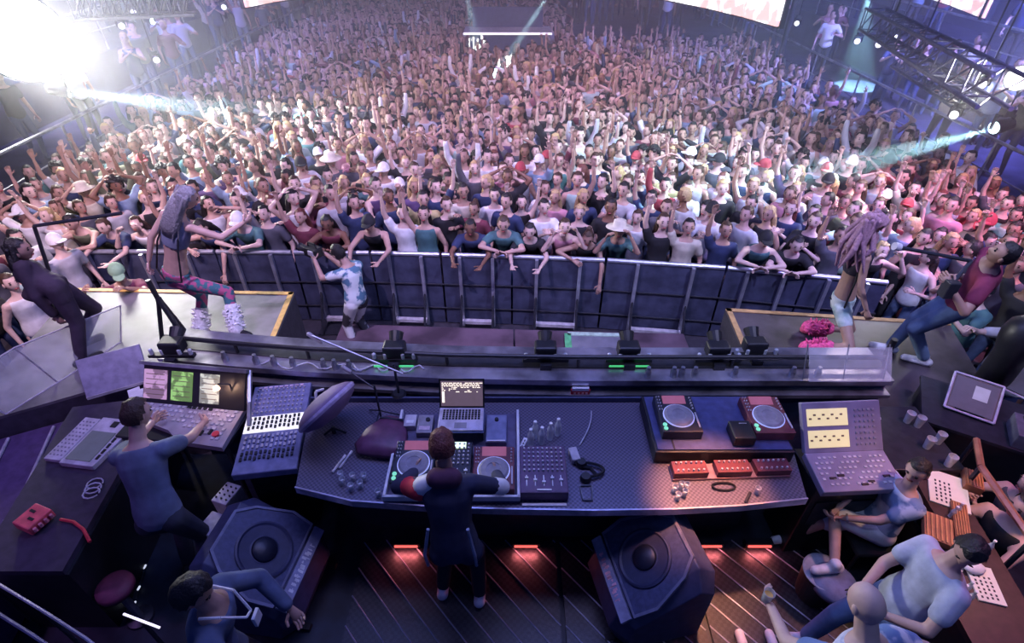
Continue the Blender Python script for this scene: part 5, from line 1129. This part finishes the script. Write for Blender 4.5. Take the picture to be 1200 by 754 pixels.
# ------------------------------------------------------------------ the crowd
UPP = dict(pel=(0, 0, .95), neck=(0, .03, 1.46))
def S_(**k): d = dict(UPP); d.update(k); return skeleton(**d)
F3 = (0, .75, .5)
POSES = {
 'stand': ('arms down', lambda: S_(look=(0, 1, .05))),
 'right_up': ('one arm raised', lambda: S_(look=(0, 1, .15), hr=(.26, .12, 2.0), er=(1, .1, -.2), pr=F3, curl=.15)),
 'left_up': ('one arm raised high', lambda: S_(look=(.1, 1, .1), hl=(-.22, .20, 2.02), el=(-1, .1, -.2), pl=F3, curl=.15)),
 'both_up': ('both arms up', lambda: S_(look=(0, 1, .2), hl=(-.28, .12, 1.98), hr=(.28, .15, 1.98), el=(-1, 0, -.2), er=(1, 0, -.2), pl=F3, pr=F3, curl=.1)),
 'wide_up': ('both arms spread up', lambda: S_(look=(0, 1, .2), hl=(-.52, .12, 1.80), hr=(.52, .12, 1.82), el=(-1, 0, -.5), er=(1, 0, -.5), pl=F3, pr=F3, curl=.1)),
 'clap': ('clapping', lambda: S_(look=(0, 1, 0), hl=(-.04, .36, 1.38), hr=(.05, .36, 1.38), el=(-.8, 0, -.8), er=(.8, 0, -.8), pl=(1, 0, 0), pr=(-1, 0, 0), curl=.1)),
 'point': ('pointing forward', lambda: S_(look=(0, 1, 0), hr=(.20, .52, 1.52), er=(.8, 0, -.8), pr=(0, 0, -1), curl=.35)),
 'fist': ('raising a fist', lambda: S_(look=(0, 1, .1), hr=(.32, .18, 1.88), er=(1, 0, -.4), pr=(0, 1, 0), curl=1.5)),
 'hands_head': ('hands on the head', lambda: S_(look=(0, 1, .05), hl=(-.13, .0, 1.74), hr=(.13, .0, 1.74), el=(-1, .1, 0), er=(1, .1, 0), pl=(1, 0, -.5), pr=(-1, 0, -.5), curl=.4)),
 'turn': ('looking sideways', lambda: S_(look=(.8, .6, 0), hl=(-.20, .30, 1.25), el=(-.8, 0, -.8))),
 'cheer': ('one hand by the mouth', lambda: S_(look=(-.3, 1, .25), hl=(-.10, .16, 1.60), hr=(.38, .2, 1.78), el=(-1, .1, -.5), er=(1, 0, -.5), curl=.2)),
 'lean': ('arms folded over the barrier', lambda: S_(pel=(0, -.10, .93), neck=(0, .16, 1.42), look=(0, 1, -.15), hl=(-.02, .43, 1.27), hr=(.06, .45, 1.30), el=(-1, .4, 0), er=(1, .4, 0), curl=.4)),
 'hang': ('one arm hanging over the barrier', lambda: S_(pel=(0, -.10, .93), neck=(0, .22, 1.40), look=(.1, 1, -.35), hl=(-.22, .50, .92), hr=(.20, .44, 1.27), el=(-.5, .6, .3), er=(1, .3, 0), pl=(0, -1, 0), curl=.3)),
 'reach': ('both hands reaching over the barrier', lambda: S_(pel=(0, -.08, .93), neck=(0, .20, 1.42), look=(0, 1, -.1), hl=(-.18, .66, 1.22), hr=(.2, .68, 1.26), el=(-.8, .2, -.3), er=(.8, .2, -.3), pl=(0, 0, 1), pr=(0, 0, 1), curl=.3)),
 'rail': ('elbows on the barrier, cheering', lambda: S_(pel=(0, -.10, .93), neck=(0, .12, 1.42), look=(0, 1, .15), hl=(-.16, .36, 1.60), hr=(.18, .38, 1.56), el=(-.6, .6, -.6), er=(.6, .6, -.6), curl=.5)),
}
NORMAL = ['stand', 'right_up', 'left_up', 'both_up', 'stand', 'clap', 'point', 'fist', 'hands_head', 'turn', 'cheer', 'stand', 'turn', 'clap']
FRONT = ['lean', 'hang', 'reach', 'rail', 'hang', 'lean', 'reach', 'right_up', 'rail']
SK, MESHC = {}, {}
def skel(p):
    if p not in SK: SK[p] = POSES[p][1]()
    return SK[p]
def cmesh(kind, p, var=''):
    key = (kind, p, var)
    if key in MESHC: return MESHC[key]
    J = skel(p)
    if kind == 'body':
        mb = body_mesh(J, .022); trousers_split(mb, J); me = mb.mesh('body', [SKIN[0], black_fab, eye_m, lip_m])
    elif kind == 'shirt':
        vs, fs = shirt_mesh(J, var, .022, .012); me = MB().add(vs, fs).mesh('shirt', [black_fab])
    else:
        me = hair_mesh(J, var).mesh(var if var in ('cap', 'straw_hat') else 'hair', [HAIRM['black']])
    bm = bmesh.new(); bm.from_mesh(me); bmesh.ops.delete(bm, geom=[v for v in bm.verts if not v.link_faces], context='VERTS'); bmesh.ops.recalc_face_normals(bm, faces=bm.faces); bm.to_mesh(me); bm.free()
    me.shade_smooth(); MESHC[key] = me; return me
CS = {'white': (.74, .74, .78), 'pale grey': (.46, .46, .52), 'black': (.018, .018, .024), 'navy': (.03, .045, .12), 'maroon': (.16, .035, .06), 'pink': (.52, .24, .32), 'red': (.36, .05, .07), 'mint': (.38, .54, .52), 'sky blue': (.24, .33, .48), 'cream': (.62, .57, .48), 'purple': (.11, .065, .17), 'dark grey': (.09, .09, .12), 'olive': (.13, .14, .09), 'teal': (.07, .17, .19), 'yellow': (.46, .40, .20)}
CW = {'white': 6, 'pale grey': 4, 'black': 8, 'navy': 4, 'maroon': 2, 'pink': 1, 'red': .7, 'mint': 1, 'sky blue': 1.5, 'cream': 1.5, 'purple': 1, 'dark grey': 5, 'olive': 1, 'teal': 1, 'yellow': .2}
HN = [('short black hair', 'short', 'black', 6), ('short brown hair', 'short', 'brown', 5), ('long dark hair', 'long', 'black', 3), ('long blond hair', 'long', 'blond', 2.4), ('long brown hair', 'long', 'brown', 2.5), ('curly dark hair', 'curly', 'black', 1.4), ('short fair hair', 'short', 'blond', 1.4), ('auburn hair', 'long', 'auburn', 1), ('a brown bun', 'bun', 'brown', .8), ('a white cap', 'cap', 'white', .9), ('a black cap', 'cap', 'black', .9), ('a red cap', 'cap', 'red', .5)]
TN = [('t-shirt', 'tee', 6), ('long-sleeved top', 'long', 2), ('vest', 'vest', 2)]
pick = lambda r, seq, w: r.choices(seq, weights=w)[0]
crng = random.Random(11)
def bar_y(x):
    return float(np.interp(x, [p[0] for p in BY], [p[1] for p in BY]))
spots = []
rowh, sx = .40, .455
# main floor, from the barrier back
k = 0; off = .36
while off < 24.5:
    x = -7.95 + (k % 2) * sx / 2
    while x < 7.9:
        spots.append((x + crng.uniform(-.12, .12), bar_y(max(-7, min(4.9, x))) + off + (0 if k == 0 else crng.uniform(-.11, .11) if k < 9 else crng.uniform(-.2, .2)), -.6, k)); x += sx * (1 + .0 * k)
    k += 1; off += rowh
# left of the left riser, right of the right riser
for side, xr, yr in ((-1, (-7.9, -5.75), (2.6, 6.35)), (1, (5.35, 7.9), (2.4, 6.2))):
    y = yr[0]; j = 0
    while y < yr[1]:
        x = xr[0] + (j % 2) * .24
        while x < xr[1]:
            spots.append((x + crng.uniform(-.07, .07), y + crng.uniform(-.07, .07), -.6, 40)); x += .5
        y += .46; j += 1
for x, y in ((3.70, 2.30), (3.66, 1.86), (3.58, 1.42), (4.02, 2.56), (4.05, 2.12), (3.95, 1.65), (5.05, 3.5), (5.0, 2.9), (5.35, 3.1)): spots.append((x, y, -.6, 50))
# terraces
for i in range(26): spots.append((crng.uniform(2.4, 8), crng.uniform(21, 28), .8, 60))
for i in range(70):
    s_ = crng.choice((-1, 1)); spots.append((s_ * crng.uniform(8.6, 11), crng.uniform(7, 31), .3, 60))
for i in range(40):
    s_ = crng.choice((-1, 1)); spots.append((s_ * crng.uniform(11.6, 14.5), crng.uniform(9, 33), 1.3, 60))
for i in range(60): spots.append((crng.uniform(-7.5, 7.5), crng.uniform(30, 36), .4, 60))
# a few sitting on shoulders are simply taller heads
vis = []
for (x, y, z, row) in spots:
    if row < 60 and x > 2.05 and y > 20.2: continue
    if abs(x - FC.x) < 1.8 and abs(y - FC.y) < 1.0: continue
    px, py, dep = proj((x, y, z + 1.6)); 
    if dep < .5 or not (-50 < px < 1250 and -45 < py < 790): continue
    if any((x - a) ** 2 + (y - b) ** 2 < .20 for a, b in ((-8.3, 10.3),)): continue
    vis.append((dep, x, y, z, row, px, py))
vis.sort()
NIND = 288
inds, rest = vis[:NIND], vis[NIND:]
ORD = ['front row', 'second row', 'third row', 'fourth row', 'fifth row', 'sixth row', 'seventh row', 'eighth row', 'ninth row', 'tenth row', 'eleventh row', 'twelfth row', 'thirteenth row', 'fourteenth row', 'fifteenth row']
PL = [(60, 'at the left frame edge'), (130, 'beyond the bent pole'), (190, 'above the green cap'), (250, 'beyond the striding dancer'), (320, 'right of the striding dancer'), (385, 'left of the camera operator'), (440, 'beyond the camera operator'), (500, 'right of the camera operator'), (560, 'beyond the laptop'), (620, 'beyond the screen top'), (680, 'left of the hatch'), (745, 'beyond the hatch'), (805, 'right of the hatch'), (860, 'left of the gold-taped riser'), (925, 'beyond the right riser corner'), (985, 'left of the crouching dancer'), (1045, 'beyond the crouching dancer'), (1105, 'beyond the long pole'), (1160, 'beyond the person in maroon'), (9999, 'at the right frame edge')]
CM = {n: mat('cloth_' + n.replace(' ', '_'), c, .85, scale=7, bump=.3) for n, c in CS.items()}
TR = [CM['black'], CM['navy'], CM['dark grey'], mat('denim', (.08, .12, .22), .8)]
used = set(); first = {}
def setm(o, i, m):
    o.material_slots[i].link = 'OBJECT'; o.material_slots[i].material = m
for n, (dep, x, y, z, row, px, py) in enumerate(inds):
    r = random.Random(n * 13 + 5)
    place = next(t_ for lim, t_ in PL if px < lim)
    rowt = ORD[min(row, 14)] if row < 30 else ('outside the riser' if row == 40 else 'behind the copper rail')
    for attempt in range(60):
        pose = r.choice(FRONT if row == 0 and -6.8 < x < 4.8 else NORMAL); 
        if row == 50: pose = r.choice(['reach', 'clap', 'point', 'reach', 'cheer'])
        col = pick(r, list(CW), list(CW.values())); tn, tk, _ = pick(r, TN, [t_[2] for t_ in TN]); hn, hs_, hc, _ = pick(r, HN, [h_[3] for h_ in HN])
        if n % 97 == 40: hn, hs_, hc = 'a straw hat', 'straw_hat', 'cream'
        lab = f"{col} {tn}, {hn}, {POSES[pose][0].replace(' over the barrier', ' over barrier')}, {rowt} {place}".replace('t-shirt', 'tee')
        if lab not in used and len(lab.replace('-', ' ').split()) <= 16: break
    used.add(lab)
    sc_ = r.uniform(.93, 1.06) * (1.0 if pose in NORMAL or row else 1)
    tx, ty = (0 + r.uniform(-1.5, 1.5), 3.2)
    ang = math.atan2(ty - y, tx - x) - math.pi / 2 + r.uniform(-.25, .25)
    if row == 50: ang = math.pi / 2 + r.uniform(-.3, .3)
    if row == 0: ang = math.pi + (math.atan2(bar_y(x + .3) - bar_y(x - .3), .6)) + r.uniform(-.12, .12); sc_ = r.uniform(.96, 1.03)
    t = thing('person', lab, 'person', (x, y, z), ang, 'people packed on the dance floor'); t.scale = (sc_,) * 3
    def put(nm, me):
        o = bpy.data.objects.new(nm, me); COL.objects.link(o); o.parent = t; return o
    b = put('body', cmesh('body', pose)); sk = pick(r, SKIN, (4, 3, 1, 4)); setm(b, 0, sk); setm(b, 1, r.choice(TR))
    s_ = put('shirt', cmesh('shirt', pose, tk)); setm(s_, 0, CM[col])
    h_ = put(hs_ if hs_ in ('cap', 'straw_hat') else 'hair', cmesh('hair', pose, hs_)); setm(h_, 0, CM[hc] if hs_ in ('cap', 'straw_hat') else HAIRM[hc])

# the far crowd, too many to tell apart
def lowpoly(me, ratio):
    o = bpy.data.objects.new('tmp', me); COL.objects.link(o); m = o.modifiers.new('d', 'DECIMATE'); m.ratio = ratio
    tri = o.modifiers.new('t', 'TRIANGULATE')
    ev = o.evaluated_get(bpy.context.evaluated_depsgraph_get()); em = ev.to_mesh(); nv = len(em.vertices); co = np.empty(nv * 3); em.vertices.foreach_get('co', co)
    nf = len(em.polygons); li = np.empty(nf * 3, int); em.loops.foreach_get('vertex_index', li); mi = np.empty(nf, int); em.polygons.foreach_get('material_index', mi)
    ev.to_mesh_clear(); bpy.data.objects.remove(o); return co.reshape(-1, 3), li.reshape(-1, 3), mi
LP = {}
def lp(p, hs_, tk):
    key = (p, hs_, tk)
    if key in LP: return LP[key]
    parts = []
    for c, me, rt in ((0, cmesh('body', p), .10), (4, cmesh('shirt', p, tk), .10), (5, cmesh('hair', p, hs_), .5)):
        co, f, mi = lowpoly(me, rt); cat = np.full(len(co), c)
        if c == 0:
            cat[f[mi == 1].ravel()] = 1; cat[f[mi == 2].ravel()] = 2
        parts.append((co, f, cat))
    o = 0; F = []
    for co, f, cat in parts: F.append(f + o); o += len(co)
    LP[key] = (np.vstack([q[0] for q in parts]), np.vstack(F), np.concatenate([q[2] for q in parts])); return LP[key]
VV, FF, CC = [], [], []; base = 0
skc = [(.54, .34, .29), (.40, .24, .19), (.22, .11, .075), (.64, .45, .40)]; hcc = {'black': (.012, .010, .012), 'brown': (.055, .028, .018), 'blond': (.50, .35, .18), 'auburn': (.13, .035, .03)}
for n, (dep, x, y, z, row, px, py) in enumerate(rest):
    r = random.Random(n * 7 + 1); pose = r.choice(NORMAL if row != 60 else ['stand', 'clap', 'turn', 'right_up']); col = pick(r, list(CW), list(CW.values())); _, tk, _ = pick(r, TN, [t_[2] for t_ in TN]); _, hs_, hc, _ = pick(r, HN[:9], [h_[3] for h_ in HN[:9]])
    v, f, cat = lp(pose, hs_, tk); sc_ = r.uniform(.93, 1.07)
    ang = math.atan2(3.2 - y, -x) - math.pi / 2 + r.uniform(-.35, .35); ca, sa = math.cos(ang) * sc_, math.sin(ang) * sc_
    w_ = np.empty_like(v); w_[:, 0] = v[:, 0] * ca - v[:, 1] * sa + x; w_[:, 1] = v[:, 0] * sa + v[:, 1] * ca + y; w_[:, 2] = v[:, 2] * sc_ + z
    tab = np.array([pick(r, skc, (4, 3, 1, 4)), r.choice([(.018, .018, .024), (.03, .045, .12), (.08, .12, .22)]), (.05, .03, .03), (.38, .09, .09), CS[col], hcc[hc]])
    VV.append(w_); FF.append(f + base); CC.append(tab[cat]); base += len(v)
VV = np.vstack(VV); FF = np.vstack(FF); CC = np.vstack(CC)
me = bpy.data.meshes.new('far_crowd'); me.vertices.add(len(VV)); me.vertices.foreach_set('co', VV.ravel()); me.loops.add(FF.size); me.loops.foreach_set('vertex_index', FF.ravel().astype(np.int32)); me.polygons.add(len(FF)); me.polygons.foreach_set('loop_start', np.arange(0, FF.size, 3, dtype=np.int32)); me.update(calc_edges=True); me.validate(); me.shade_smooth()
ca_ = me.color_attributes.new('cloth_colour', 'FLOAT_COLOR', 'POINT'); ca_.data.foreach_set('color', np.hstack([CC, np.ones((len(CC), 1))]).ravel())
fm = mat('crowd_clothes_and_skin', (.5, .5, .5), .7, bump=0); nt = fm.node_tree; at_ = nt.nodes.new('ShaderNodeVertexColor'); at_.layer_name = 'cloth_colour'; nt.links.new(at_.outputs['Color'], nt.nodes['Principled BSDF'].inputs['Base Color'])
me.materials.append(fm); o = bpy.data.objects.new('far_crowd', me); COL.objects.link(o)
tag(o, 'dense far crowd of people filling the dance floor and terraces to the back', 'crowd', None, 'stuff')
print('CROWD', len(inds), len(rest), len(VV))

# ------------------------------------------------------------------ haze over the dance floor
hz = MB().box((0, 22.3, 4.2), (29.6, 29.5, 9.6)).build('haze', None); hz.data.materials.clear()
hm = bpy.data.materials.new('haze'); hm.use_nodes = True; nt = hm.node_tree; nt.nodes.clear(); ou = nt.nodes.new('ShaderNodeOutputMaterial'); vs_ = nt.nodes.new('ShaderNodeVolumeScatter'); vs_.inputs['Density'].default_value = HAZE; vs_.inputs['Anisotropy'].default_value = .25; vs_.inputs['Color'].default_value = (.92, .92, 1, 1)
nt.links.new(vs_.outputs[0], ou.inputs['Volume']); hz.data.materials.append(hm); tag(hz, 'thin stage haze hanging in the air over the crowd', 'haze', None, 'stuff')
